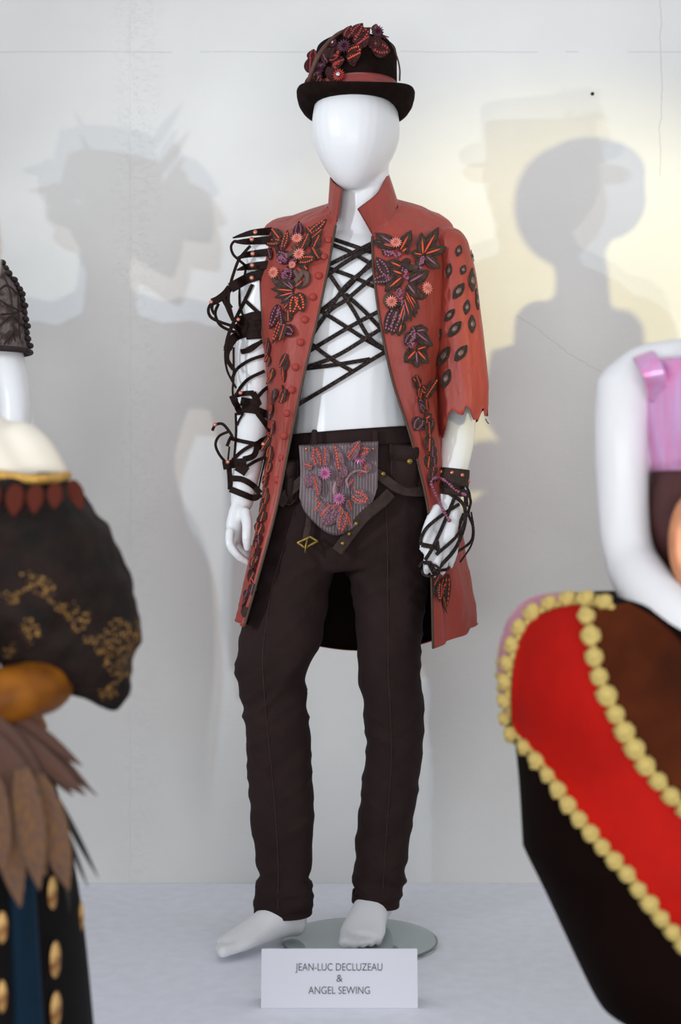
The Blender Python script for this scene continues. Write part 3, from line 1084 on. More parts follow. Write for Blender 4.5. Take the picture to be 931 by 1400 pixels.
# armhole seam
MB().tube(drape([(366, 322), (358, 345), (356, 380), (358, 425), (362, 470)], CB, -0.05, 0.0, 6), 0.0022, 5).build('armhole_seam', M['edge'], coat)
# covered buttons down the left front edge
for px, py in ((449, 328), (443, 351), (436, 377), (428, 406), (417, 437), (411, 468), (404, 502), (399, 533), (392, 565), (388, 596), (384, 626), (379, 656)):
    l, n = hit_near(CB, px, py)
    if l is not None:
        add_stud(coat, l, n, 0.0082, 'coat', 'button', 0.75)

# leaf ornaments on the left front
Z2 = lambda x, y: (270 + x / 4.433, 280 + y / 4.433)
for a, c, w_, bd in (((505, 215), (460, 155), 12, 'orange1'), ((510, 232), (408, 232), 11, 'orange2'), ((525, 275), (525, 145), 10, 'orange2'), ((610, 205), (622, 128), 11, 'purple2'), ((455, 330), (440, 265), 9, 'purple1'),
                     ((680, 190), (782, 92), 12, 'orange2'), ((700, 190), (660, 140), 9, 'orange1'), ((690, 215), (760, 160), 9, 'orange1'), ((630, 285), (690, 195), 11, 'orange1'), ((735, 335), (690, 270), 12, 'orange1'), ((700, 275), (745, 198), 11, 'orange1'),
                     ((620, 345), (738, 352), 12, 'orange2'), ((625, 330), (676, 405), 11, 'orange1'), ((560, 345), (490, 290), 14, 'purple2'), ((560, 370), (620, 335), 12, 'purple2'), ((545, 470), (560, 370), 20, 'purple2'),
                     ((585, 520), (490, 490), 9, 'orangerr'), ((585, 525), (482, 530), 9, 'orangerr'), ((585, 535), (492, 575), 9, 'orangerr'), ((588, 542), (522, 608), 9, 'orangerr'), ((588, 515), (512, 460), 9, 'orangerr'), ((590, 510), (550, 455), 9, 'orangerr'),
                     ((605, 540), (648, 655), 15, 'orange2'), ((600, 550), (575, 675), 14, 'orange2'), ((595, 555), (535, 640), 10, 'orange1'), ((500, 610), (452, 755), 14, 'purple2'), ((515, 640), (522, 772), 12, 'purple1'), ((515, 700), (480, 845), 12, 'orange2'),
                     ((540, 725), (523, 838), 11, 'orange1'), ((555, 710), (556, 640), 11, 'orange1'), ((540, 750), (612, 788), 13, 'purple2'), ((600, 500), (650, 470), 10, 'orange1')):
    st = 'plum' if bd.startswith('purple') else 'taupe'
    if bd.endswith('rr'):
        bd = random.choice(['oranger', 'purpler'])
    add_leaf(coat, CB, Z2(*a), Z2(*c), w_, st, bd)
add_curl(coat, CB, [Z2(*p) for p in ((480, 250), (500, 300), (545, 305), (580, 290), (590, 265), (575, 250))], 4.5, M['leaf'])
add_curl(coat, CB, [Z2(*p) for p in ((590, 400), (615, 445), (600, 460), (640, 410), (665, 425), (665, 465), (635, 490), (605, 480))], 4.5, M['leaf'])
add_curl(coat, CB, [Z2(*p) for p in ((450, 420), (480, 465), (520, 470), (550, 450))], 5, M['leaf'])
add_cluster(coat, CB, Z2(500, 350), Z2(580, 330), 14); add_cluster(coat, CB, Z2(540, 450), Z2(560, 390), 16); add_cluster(coat, CB, Z2(500, 620), Z2(510, 700), 8)
for c_, r_ in (((607, 218), 8.5), ((625, 308), 9), ((475, 415), 9), ((583, 372), 6)):
    add_flower(coat, CB, Z2(*c_), r_, 'pink')
# leaves standing out along the outer edge of the left front, down to the hem
edge_pts = [(366, 470), (368, 490), (371, 512), (386, 508), (390, 492), (384, 535), (374, 540), (370, 560), (387, 540), (371, 583), (369, 600), (370, 618), (366, 640), (364, 656), (362, 675), (359, 690), (357, 707), (354, 722), (351, 738), (350, 757), (346, 770), (345, 785), (342, 800), (338, 815), (334, 832)]
for i, (x, y) in enumerate(edge_pts):
    for k in range(2):
        dx, dy = random.uniform(-5, 3), random.uniform(12, 19)
        x0, y0 = x + random.uniform(0, 4) - 1, y - 8 + k * 6
        add_leaf(coat, CB, (x0 + 2, y0), (x0 + dx, y0 + dy), random.uniform(7, 10), random.choice(['taupe', 'plum', 'taupe']), random.choice(['orange1', 'orange2', 'purple1', 'orange1', None]), lift=random.uniform(0, .25), y0=-0.05)
# right front
Z3 = lambda x, y: (480 + x / 4.433, 220 + y / 4.433)
Z8 = lambda x, y: (480 + x / 7.162, 300 + y / 7.162)
for a, c, w_, bd in (((420, 260), (250, 110), 13, 'purpler'), ((420, 270), (200, 180), 14, 'purpler'), ((430, 290), (270, 240), 11, 'oranger'), ((480, 320), (585, 150), 13, 'oranger'), ((380, 330), (300, 300), 12, 'purple1'), ((500, 330), (560, 290), 12, 'oranger'),
                     ((690, 355), (650, 175), 13, 'oranger'), ((700, 345), (800, 135), 13, 'oranger'), ((715, 350), (885, 310), 13, 'oranger'), ((720, 370), (825, 510), 14, 'purpler'), ((690, 370), (640, 480), 12, 'purpler'), ((690, 355), (560, 350), 10, 'oranger'),
                     ((490, 470), (355, 420), 11, 'oranger'), ((500, 540), (380, 500), 12, 'oranger'), ((500, 570), (330, 710), 13, 'oranger'), ((360, 560), (250, 390), 14, 'purple2'), ((400, 570), (200, 610), 13, 'purple2'), ((350, 520), (280, 470), 12, 'purple1'),
                     ((560, 620), (740, 520), 15, 'purpler'), ((550, 640), (650, 780), 13, 'purpler'), ((560, 600), (690, 560), 10, 'oranger'),
                     ((540, 690), (640, 820), 8, 'oranger'), ((540, 700), (660, 890), 8, 'oranger'), ((535, 715), (640, 940), 8, 'oranger'), ((530, 740), (620, 970), 8, 'oranger'), ((520, 780), (590, 1010), 8, 'oranger'), ((515, 830), (540, 1000), 8, 'purpler'),
                     ((515, 850), (460, 1060), 10, 'oranger'), ((520, 900), (500, 1040), 8, 'purpler'), ((440, 870), (340, 1120), 14, 'purple2'), ((470, 900), (400, 1140), 12, 'purple2'), ((500, 1000), (460, 1146), 11, 'oranger')):
    add_leaf(coat, CB, Z8(*a), Z8(*c), w_, 'taupe', bd)
add_curl(coat, CB, [Z8(*p) for p in ((640, 470), (600, 480), (550, 470), (530, 430), (545, 405), (570, 410))], 6, M['leaf'])
add_curl(coat, CB, [Z8(*p) for p in ((470, 830), (390, 850), (350, 800), (360, 750), (400, 740))], 5, M['leaf'])
add_curl(coat, CB, [Z8(*p) for p in ((650, 690), (660, 740), (700, 755), (740, 730))], 5, M['leaf'])
add_cluster(coat, CB, Z8(330, 350), Z8(490, 380), 12); add_cluster(coat, CB, Z8(510, 470), Z8(550, 610), 9); add_cluster(coat, CB, Z8(690, 370), Z8(640, 510), 8)
add_cluster(coat, CB, Z8(460, 690), Z8(490, 800), 11); add_cluster(coat, CB, Z8(480, 780), Z8(520, 860), 7); add_cluster(coat, CB, Z8(340, 590), Z8(400, 570), 8)
for c_, r_ in (((440, 262), 9), ((710, 680), 9), ((390, 815), 9)):
    add_flower(coat, CB, Z8(*c_), r_, 'pink', 0.013)
Z6 = lambda x, y: (540 + x / 5.6, 430 + y / 5.6)
for a, c, w_, bd in (((150, 140), (250, 250), 13, 'purpler'), ((160, 130), (235, 120), 12, 'purpler'), ((150, 130), (125, 95), 12, 'purple1'), ((140, 150), (60, 240), 13, 'purple2'), ((150, 280), (52, 368), 14, 'oranger'), ((155, 285), (160, 412), 12, 'purpler'), ((165, 280), (230, 375), 13, 'oranger'), ((160, 270), (240, 240), 10, 'oranger'),
                     ((185, 560), (85, 500), 12, 'orange1'), ((180, 550), (128, 465), 10, 'orange1'), ((190, 560), (230, 600), 11, 'orange2'), ((180, 570), (118, 645), 13, 'orange2'), ((175, 540), (180, 470), 9, 'orange1'), ((220, 640), (280, 495), 11, 'orange1'),
                     ((200, 690), (135, 680), 13, 'purple2'), ((215, 740), (135, 700), 11, 'purple2'), ((230, 740), (230, 620), 13, 'orange1'), ((200, 790), (150, 890), 16, 'purple2'), ((225, 800), (258, 770), 10, 'oranger'), ((235, 800), (200, 870), 10, 'oranger'), ((245, 820), (232, 950), 14, 'orange1'),
                     ((280, 800), (268, 930), 9, 'purple1'), ((258, 930), (240, 1060), 13, 'orange1'), ((275, 1000), (270, 1100), 12, 'purple1'), ((260, 1080), (250, 1180), 12, 'orange1'), ((285, 1050), (295, 1180), 10, 'purple1'), ((290, 1150), (285, 1250), 10, 'orange1'), ((280, 1200), (260, 1330), 9, 'purple1')):
    add_leaf(coat, CB, Z6(*a), Z6(*c), w_, 'taupe', bd, y0=-0.11)
add_cluster(coat, CB, Z6(130, 130), Z6(120, 240), 10); add_cluster(coat, CB, Z6(70, 245), Z6(140, 240), 9); add_cluster(coat, CB, Z6(170, 660), Z6(180, 600), 9, 'red')
Z7 = lambda x, y: (540 + x / 5.186, 630 + y / 5.186)
for a, c, w_, bd in (((300, 815), (262, 885), 9, 'orange1'), ((308, 860), (292, 1000), 11, 'orange2'), ((340, 830), (310, 990), 9, 'orange1'), ((345, 860), (342, 1085), 10, 'orange1'), ((368, 800), (362, 1060), 9, 'orange2'), ((285, 880), (275, 960), 8, None), ((330, 960), (350, 1080), 8, 'orange1')):
    add_leaf(coat, CB, Z7(*a), Z7(*c), w_, 'taupe', bd, y0=-0.1)
# eye shaped patches on the sleeve
eye = MB()
eye.rings([[(0.5 * math.sin(math.pi * (0.04 + 0.92 * s)) ** 0.9 * a, s - 0.5, 0.12 * b_ * (1.0)) for a, b_ in ((-1, 0), (-1, .8), (-.5, 1.6), (.5, 1.6), (1, .8), (1, 0))][::-1] for s in np.linspace(0, 1, 9)])
EYE = eye.mesh('eye_patch', M['eyeleather'])
cab = MB().ell((0, 0, 0.16), (0.27, 0.2, 0.26), 10, 7)
CAB = cab.mesh('cabochon', M['agate'])
for px, py, L, ang in ((627, 343, 17, 15), (645, 350, 17, 20), (614, 370, 20, 10), (633, 369, 15, 25), (651, 373, 14, 0), (645, 384, 30, 8), (627, 398, 26, 35), (652, 412, 24, 5), (638, 420, 21, 10), (615, 431, 22, 50), (645, 443, 25, 0), (622, 450, 27, 45), (601, 460, 22, 50), (607, 487, 30, 40), (630, 483, 27, 38), (610, 518, 28, 22), (656, 401, 14, 0), (600, 452, 14, 45)):
    l, n = hit_near([SLV], px, py)
    if l is None:
        l, n = hit_near([SLV], px - 5, py)
    if l is None:
        continue
    a = math.radians(ang)
    Lw = L / FPX * 3.1
    W = max(0.5 * Lw, 0.015)
    o = inst('eye_patch', EYE, basis(l + n * 0.001, (math.sin(a), 0, math.cos(a)), n, W, Lw, 0.5 * W), coat)
    sub('cabochon', CAB, o)

# ------------------------------------------------------------------ chest lacing
lace = thing('chest_lacing', tuple(P(470, 430, -0.12)), 'criss-crossed dark braided leather cords over the bare white chest', 'lacing')
Z1 = lambda x, y: (390 + x / 5.172, 300 + y / 5.172)
CH = [((310, 128), (625, 237)), ((318, 172), (470, 235), (640, 335)), ((298, 325), (625, 162)), ((285, 405), (430, 300), (625, 192)), ((295, 342), (460, 400), (645, 482)),
      ((195, 692), (400, 520), (645, 262)), ((170, 850), (300, 660), (440, 560), (645, 385)), ((318, 395), (480, 640), (590, 830), (725, 935)), ((425, 528), (560, 650), (705, 805)),
      ((205, 618), (430, 760), (570, 850), (705, 925)), ((130, 955), (420, 780), (685, 637)), ((105, 1062), (350, 970), (570, 840), (705, 757)), ((105, 1060), (340, 1030), (600, 988)),
      ((165, 865), (330, 990), (475, 1075)), ((60, 1328), (340, 1160), (600, 1000), (725, 925)), ((195, 790), (290, 670), (420, 480), (610, 318))]
for i, pts in enumerate(CH):
    q = drape([Z1(*p) for p in pts], [BODY], -0.12, 0.005 + 0.0022 * (i % 4), 12, 10)
    MB().ribbon(q, 0.0042, 0.0016).build('cord', M['strap'], lace, False)

# ------------------------------------------------------------------ arm harness on the left of the picture
arm = thing('arm_harness', tuple(P(330, 500, 0.0)), 'tangled black leather strap harness with copper studs round the left arm', 'harness')
ZA = lambda x, y: (275 + x / 7.78, 300 + y / 7.78)
ZB = lambda x, y: (275 + x / 6.09, 460 + y / 6.09)


def strap(pts, wpx, y0=-0.02, flat=0.35, taper=False, bv=None, off=0.006, name='strap', parent=None, mat=None, up=(0.2, -1, 0)):
    q = drape(pts, bv if bv is not None else [BODY], y0, off, 7, 5)
    r = wpx * 0.5 / FPX * 3.1
    if taper:
        n = len(q)
        r = np.array([r * (1 - 0.85 * (i / (n - 1)) ** 1.3) for i in range(n)])
    if wpx < 3.0:
        MB().tube(q, r, 6, 0.7, up=up).build(name, mat or M['harness'], parent or arm)
    else:
        MB().ribbon(q, r, 0.0016, up=up).build(name, mat or M['harness'], parent or arm, False)


for pts, w_ in (([(760, 125), (560, 140), (430, 170), (335, 197)], 11), ([(760, 215), (500, 235), (400, 238), (350, 238)], 11), ([(760, 345), (520, 370), (430, 395), (370, 412)], 11), ([(760, 480), (520, 500), (440, 520), (378, 540)], 12)):
    strap([ZA(*p) for p in pts], w_, -0.055, 0.22, True, off=0.010, name='shoulder_tab')
for x, y in ((575, 138), (538, 212), (548, 365), (542, 488), (538, 622)):
    px, py = ZA(x, y)
    l, n = hit_near([BODY], px, py)
    yy = min((l.y if l is not None else -0.04) - 0.012, -0.058)
    add_stud(arm, P(px, py, yy), (-0.2, -1, 0.1), 0.0052, 'copper')
for pts, w_, y0 in (([(760, 560), (560, 605), (470, 640), (380, 690), (310, 730)], 14, -0.055), ([(310, 720), (255, 790), (180, 850), (115, 880)], 10, -0.04), ([(150, 860), (90, 920), (78, 985), (110, 1045), (200, 1090), (340, 1140), (400, 1190)], 4.2, -0.03),
                (([(240, 830), (270, 890), (310, 950)]), 9, -0.035), ([(400, 235), (350, 235), (318, 290), (340, 370), (400, 430), (470, 490)], 3.6, -0.035), ([(520, 285), (470, 340), (400, 430), (350, 560), (310, 700), (290, 850), (310, 950), (345, 1085)], 4.2, -0.05),
                ([(475, 500), (460, 600), (415, 700), (408, 880), (430, 980), (452, 1030)], 3.2, -0.02), ([(545, 690), (470, 850), (380, 1030), (330, 1130), (285, 1250), (255, 1400)], 5, -0.06), ([(465, 860), (540, 930), (635, 1015)], 5, -0.06),
                ([(235, 800), (270, 930), (335, 1075)], 4, -0.05), ([(185, 895), (150, 1000), (200, 1120), (330, 1190), (420, 1195)], 4.2, -0.01), ([(130, 880), (115, 950), (140, 1010)], 4, 0.0),
                ([(740, 1025), (570, 1030), (470, 1060), (380, 1085)], 13, -0.055), ([(740, 1100), (560, 1120), (450, 1150), (370, 1180)], 17, -0.05), ([(740, 1200), (570, 1215), (480, 1220)], 15, -0.05), ([(540, 1190), (430, 1220), (350, 1260), (300, 1330), (280, 1380)], 12, -0.04),
                ([(670, 1290), (560, 1340), (470, 1390), (420, 1400)], 5, -0.055)):
    strap([ZA(*p) for p in pts], w_, y0)
for pts, w_, y0 in (([(240, -10), (200, 130), (213, 270), (255, 365), (292, 430)], 3, -0.02), ([(290, 20), (235, 100), (218, 190), (270, 275)], 6, -0.03), ([(270, 90), (270, 330), (262, 450), (272, 520)], 3, -0.04), ([(545, 150), (400, 200), (300, 270), (258, 350)], 4.6, -0.05),
                    ([(528, 288), (400, 350), (330, 420), (300, 475)], 4.6, -0.05), ([(580, 405), (520, 450), (475, 500)], 5, -0.05), ([(510, 35), (420, 110), (335, 135)], 5, -0.05), ([(260, 490), (290, 560), (320, 620), (330, 650)], 10, -0.05), ([(290, 490), (360, 475), (440, 470)], 7, -0.06),
                    ([(430, 470), (460, 520), (480, 570)], 9, -0.06), ([(330, 540), (440, 560), (480, 590)], 12, -0.055), ([(340, 600), (440, 610), (520, 640), (605, 670)], 11, -0.055), ([(470, 640), (530, 720), (575, 790)], 7, -0.05), ([(288, 640), (290, 800), (275, 1010)], 3.2, -0.04),
                    ([(352, 640), (320, 690), (298, 740)], 3, -0.04), ([(92, 785), (120, 737), (180, 730), (240, 800), (270, 860)], 4, -0.02), ([(232, 790), (150, 830), (120, 900), (150, 980), (210, 1055)], 3.8, -0.02), ([(235, 845), (330, 870), (445, 893)], 5.5, -0.05),
                    ([(240, 850), (215, 915)], 4.5, -0.03), ([(235, 920), (222, 1040)], 2.6, -0.03), ([(440, 895), (340, 955), (260, 1030)], 5, -0.05), ([(565, 840), (480, 890), (440, 990), (350, 1025)], 8, -0.05), ([(560, 900), (500, 900), (440, 920)], 13, -0.055), ([(560, 995), (450, 1040), (365, 1092)], 4.5, -0.05),
                    ([(180, 1075), (270, 1060), (375, 1045)], 12, -0.058), ([(300, 1080), (350, 1110), (380, 1130)], 13, -0.058), ([(232, 1090), (240, 1190), (243, 1275)], 7, -0.05), ([(245, 1180), (340, 1190), (430, 1240), (492, 1305)], 8, -0.06), ([(240, 1270), (340, 1310), (440, 1345), (494, 1310)], 8.5, -0.065), ([(532, 1020), (505, 1140), (480, 1260)], 2.4, -0.03)):
    strap([ZB(*p) for p in pts], w_, y0)
for x, y, yy in ((115, 735, -0.03), (328, 470, -0.075), (518, 897, -0.08), (222, 1045, -0.075)):
    add_stud(arm, P(*ZB(x, y), yy), (-0.2, -1, 0.2), 0.0046, 'copper')
for x, y, yy in ((108, 878, -0.045), (395, 1065, -0.07)):
    add_stud(arm, P(*ZA(x, y), yy), (-0.2, -1, 0.2), 0.0042, 'copper')

# ------------------------------------------------------------------ hand harness on the right of the picture
hh = thing('hand_harness', tuple(P(612, 700, -0.1)), 'studded brown wrist cuff with leather cords wound round the right hand', 'harness')
Zh = lambda x, y: (570 + x / 6.667, 630 + y / 6.667)
cuff = MB()
band_ring(cuff, ((641, 597.5, 642, -0.055, 0.043), (652, 597.5, 641.5, -0.062, 0.043), (664, 598, 640.5, -0.07, 0.043)), 0.003, tilt=-0.10)
CUFF = cuff.bvh()
cuff.build('cuff', M['belt'], hh)
for x, y in ((218, 100), (317, 107), (412, 130), (472, 188)):
    l, n = hit_near([CUFF], *Zh(x, y))
    if l is None:
        l, n = Vector(P(*Zh(x, y), -0.062)), Vector((0.8, -0.6, 0))
    add_stud(hh, l, n, 0.0045, 'copper')
HB = [BODY, CUFF]
band_ring(MB(), ((668, 597, 640, -0.073, 0.041), (677, 597, 639, -0.079, 0.041)), 0.003, tilt=-0.12).build('lower_cuff', M['belt'], hh)
for pts, w_, y0 in (([(190, 220), (300, 300), (400, 370), (440, 450), (430, 600), (350, 800), (200, 975)], 5, -0.13), ([(385, 395), (250, 480), (100, 600), (40, 700), (35, 770)], 4.6, -0.15), ([(345, 330), (250, 560), (150, 780), (75, 905)], 4.8, -0.155),
                    ([(455, 470), (420, 600), (330, 720), (175, 855)], 4.6, -0.14), ([(455, 280), (490, 370), (470, 480), (510, 600), (500, 720), (430, 790), (365, 830)], 3.6, -0.09), ([(495, 470), (520, 650), (490, 780), (395, 922)], 2.6, -0.07), ([(40, 765), (120, 780), (205, 795)], 6.5, -0.155),
                    ([(180, 730), (190, 800), (205, 820)], 6, -0.15), ([(15, 965), (55, 925), (130, 925)], 3.6, -0.155), ([(45, 985), (60, 1035), (120, 1052), (200, 1020), (185, 965), (120, 940), (60, 935)], 3.4, -0.155), ([(115, 935), (150, 1000), (165, 1030)], 7, -0.155),
                    ([(165, 1000), (250, 995), (300, 975)], 4, -0.145), ([(170, 190), (230, 215), (330, 225), (430, 240)], 8, -0.115), ([(395, 240), (440, 300), (450, 420)], 6, -0.10), ([(450, 230), (480, 300), (490, 400)], 3, -0.08), ([(430, 480), (385, 590), (380, 630)], 5, -0.1)):
    strap([Zh(*p) for p in pts], w_, y0, 0.4, bv=HB, off=0.005, parent=hh, mat=M['strap'], name='cord')
beads = MB()
bp_ = drape([Zh(*p) for p in ((440, 310), (390, 290), (340, 258), (280, 200), (210, 158), (150, 165), (130, 205), (150, 260), (200, 370), (250, 470), (300, 552))], HB, -0.13, 0.012, 5, 3)
seg = np.concatenate([[0], np.cumsum(np.linalg.norm(np.diff(bp_, axis=0), axis=1))])
for i, s in enumerate(np.arange(0, seg[-1], 0.0062)):
    r = 0.0033 + 0.0006 * math.sin(i * 1.7)
    if s > seg[-1] - 0.007:
        r = 0.0045
    beads.ell([np.interp(s, seg, bp_[:, k]) for k in range(3)], (r, r, r), 8, 6)
tag(beads.build('bead_strand', M['purple'], hh), 'strand of mauve beads', kind='stuff')

# ------------------------------------------------------------------ top hat
hat = thing('top_hat', tuple(P(486, 128, -0.02)), 'black felt top hat with russet band, beaded leaves and quill on the mannequin head', 'hat')
HC = np.array(P(486, 152, -0.02))
TILT = Matrix.Rotation(math.radians(0.8), 3, 'Y') @ Matrix.Rotation(math.radians(-4.5), 3, 'X')


def hp(r, t, z, ry=1.12):
    p = Vector((r * math.cos(t), ry * r * math.sin(t), z))
    p = TILT @ p
    return np.array((HC[0] + p.x, HC[1] + p.y, HC[2] + p.z))


ts = np.arange(72) * 2 * math.pi / 72
side = lambda t: abs(math.cos(t)) ** 2.2


def brim_pt(r, t, z):
    k = max(0.0, (r - 0.085) / 0.042)
    zs = z * (0.45 + 0.75 * side(t)) if r > 0.1 else z
    return hp(r, t, zs + 0.004 * side(t) * k - 0.002 * (1 - side(t)) * k)


prof = [(0.083, 0.016), (0.084, 0.004), (0.092, -0.001), (0.104, -0.003), (0.114, 0.001), (0.121, 0.010), (0.1245, 0.021), (0.1252, 0.029), (0.1235, 0.032),
        (0.1205, 0.030), (0.1175, 0.022), (0.111, 0.012), (0.102, 0.007), (0.093, 0.008), (0.0865, 0.014)]
MB().rings([[brim_pt(r, t, z) for t in ts] for r, z in prof] + [[brim_pt(*prof[0][:1], t, prof[0][1]) for t in ts]], False).build('brim', M['felt'], hat)
crp = [(0.0865, 0.004), (0.0875, 0.012), (0.0878, 0.03), (0.0872, 0.06), (0.0866, 0.09), (0.0862, 0.122), (0.084, 0.131), (0.077, 0.136), (0.045, 0.138), (0.01, 0.138)]
crm = MB().rings([[hp(r, t, z) for t in ts] for r, z in crp], True)
CRB = crm.bvh()
crm.build('crown', M['felt'], hat)
bnd = MB()
bg = []
for z, r in ((0.018, 0.0900), (0.026, 0.0912), (0.034, 0.0905), (0.042, 0.0910), (0.050, 0.0890)):
    bg.append([hp(r + 0.0009 * math.sin(3 * t + z * 200), t, z + 0.006 * math.sin(t + 0.9)) for t in ts[::-1]])
bnd.sheet(np.array(bg[::-1]), 0.002, closed=True)
bnd.build('hat_band', M['hatband'], hat)
HB2 = [bnd.bvh(), CRB]
Zt = lambda x, y: (400 + x / 5.172, 20 + y / 5.172)
for a, c, w_, bd in (((380, 170), (420, 85), 12, 'red2'), ((425, 165), (500, 72), 13, 'red2'), ((440, 215), (548, 100), 14, 'red2'), ((450, 225), (545, 170), 13, 'red1'), ((390, 290), (500, 245), 15, 'orange2'), ((390, 325), (495, 285), 13, 'orange1'), ((400, 340), (460, 320), 12, 'orange1'),
                     ((555, 230), (665, 275), 19, 'red2'), ((590, 150), (598, 62), 12, 'red1'), ((610, 150), (690, 215), 13, 'red2'), ((630, 160), (672, 130), 11, 'red1'), ((560, 150), (640, 110), 12, None), ((530, 220), (620, 200), 13, None),
                     ((270, 320), (360, 290), 12, 'red2'), ((300, 350), (390, 330), 12, 'red1'), ((260, 345), (225, 270), 10, 'purple1'), ((330, 380), (300, 340), 12, 'red2'), ((140, 330), (150, 250), 12, 'red2'), ((120, 415), (130, 300), 12, 'red1'), ((160, 440), (180, 390), 11, 'orange1'),
                     ((140, 520), (165, 430), 12, 'red1'), ((185, 500), (240, 440), 17, 'red2'), ((200, 520), (265, 490), 14, 'orange1'), ((250, 440), (300, 390), 15, None), ((290, 490), (340, 385), 16, None), ((130, 525), (115, 440), 11, None), ((345, 260), (280, 250), 14, None), ((240, 310), (330, 260), 13, None), ((500, 200), (540, 130), 12, None)):
    add_leaf(hat, HB2, Zt(*a), Zt(*c), w_, 'plum', bd, 0.003, lift=random.uniform(0, 0.2), y0=-0.08)
add_cluster(hat, HB2, Zt(260, 330), Zt(380, 310), 9, 'red'); add_cluster(hat, HB2, Zt(300, 380), Zt(355, 350), 10, 'red'); add_cluster(hat, HB2, Zt(235, 370), Zt(230, 290), 7)
add_curl(hat, HB2, [Zt(*p) for p in ((250, 250), (255, 290), (300, 290), (330, 250), (310, 225))], 6, M['leafdark'])
for c_, r_, cl in (((372, 235), 10, 'dark'), ((212, 395), 10, 'dark'), ((600, 130), 9, 'dark')):
    add_flower(hat, HB2, Zt(*c_), r_, cl, 0.011, -0.09)
for c_, r_ in (((338, 442), 9.5), ((300, 212), 7)):
    f = add_flower(hat, HB2, Zt(*c_), r_, 'red' if r_ > 8 else 'dark', 0.012, -0.1)
    gm = MB().ell((0, 0, 0.38), (0.36, 0.36, 0.2), 8, 5)
    sub('gem', gm.mesh('gem', M['gem']), f)
q = PL([Zt(112, 520) + (-0.08,), Zt(125, 440) + (-0.1,), Zt(180, 300) + (-0.115,), Zt(260, 190) + (-0.11,), Zt(340, 125) + (-0.10,), Zt(445, 85) + (-0.08,)])
MB().tube(cr(q, 6), cr(np.array([.0045, .005, .0048, .0042, .0036, .0022]), 6), 8).build('quill', M['stem'], hat)
q = PL([Zt(500, 92) + (-0.08,), Zt(590, 105) + (-0.07,), Zt(690, 200) + (-0.06,), Zt(735, 290) + (-0.055,), Zt(757, 380) + (-0.05,), Zt(757, 465) + (-0.05,)])
MB().tube(cr(q, 6), cr(np.array([.0012, .0014, .0016, .0018, .002, .002]), 6), 6).build('wire_sprig', M['stem'], hat)

# ------------------------------------------------------------------ name card
card = thing('name_card', tuple(PZ(464, -0.44, 0.0)), 'folded white name card with two names standing before the glass base', 'card')
cw = 0.1432
y_b, y_t, zt = -0.445, -0.425, 0.1035
cx = float(PZ(464, -0.44, 0)[0])
cmb = MB()
t_ = 0.0008
for (ya, yb_) in ((y_b, y_t), (-0.385, y_t)):
    v = [(cx - cw, ya, 0.0005), (cx + cw, ya, 0.0005), (cx + cw, yb_, zt), (cx - cw, yb_, zt)]
    v2 = [(x, y + t_, z - 0.0003 if z > 0.05 else z) for x, y, z in v]
    cmb.add(v + v2, [(0, 1, 2, 3), (7, 6, 5, 4), (0, 4, 5, 1), (1, 5, 6, 2), (2, 6, 7, 3), (3, 7, 4, 0)])
cmb.build('folded_card', M['card'], card, False)
sl_ang = math.atan2(zt, y_t - y_b)
for txt, py, wpx in (('JEAN-LUC DECLUZEAU', 1327.5, 119), ('&', 1342, 8.5), ('ANGEL SEWING', 1357.5, 84)):
    cu = bpy.data.curves.new('lettering', 'FONT')
    cu.body = txt
    cu.align_x = 'CENTER'
    cu.size = 0.0188
    cu.extrude = 0.00005
    cu.materials.append(M['ink'])
    o = bpy.data.objects.new('lettering', cu)
    C.objects.link(o)
    bpy.context.view_layer.update()
    wd = o.dimensions.x
    sc = (wpx / FPX * 2.725) / wd
    zc = CAMZ - (py - 700) * 2.725 / FPX - 0.0
    f = zc / zt
    dg = bpy.context.evaluated_depsgraph_get()
    lm = bpy.data.meshes.new_from_object(o.evaluated_get(dg), depsgraph=dg)
    bpy.data.objects.remove(o)
    o = bpy.data.objects.new('lettering', lm)
    C.objects.link(o)
    o.parent = card
    o.location = Vector((cx, y_b + (y_t - y_b) * f - 0.0006, zc)) - wloc(card)
    o.rotation_euler = (sl_ang, 0, 0)
    o.scale = (sc, 1.0, 1)

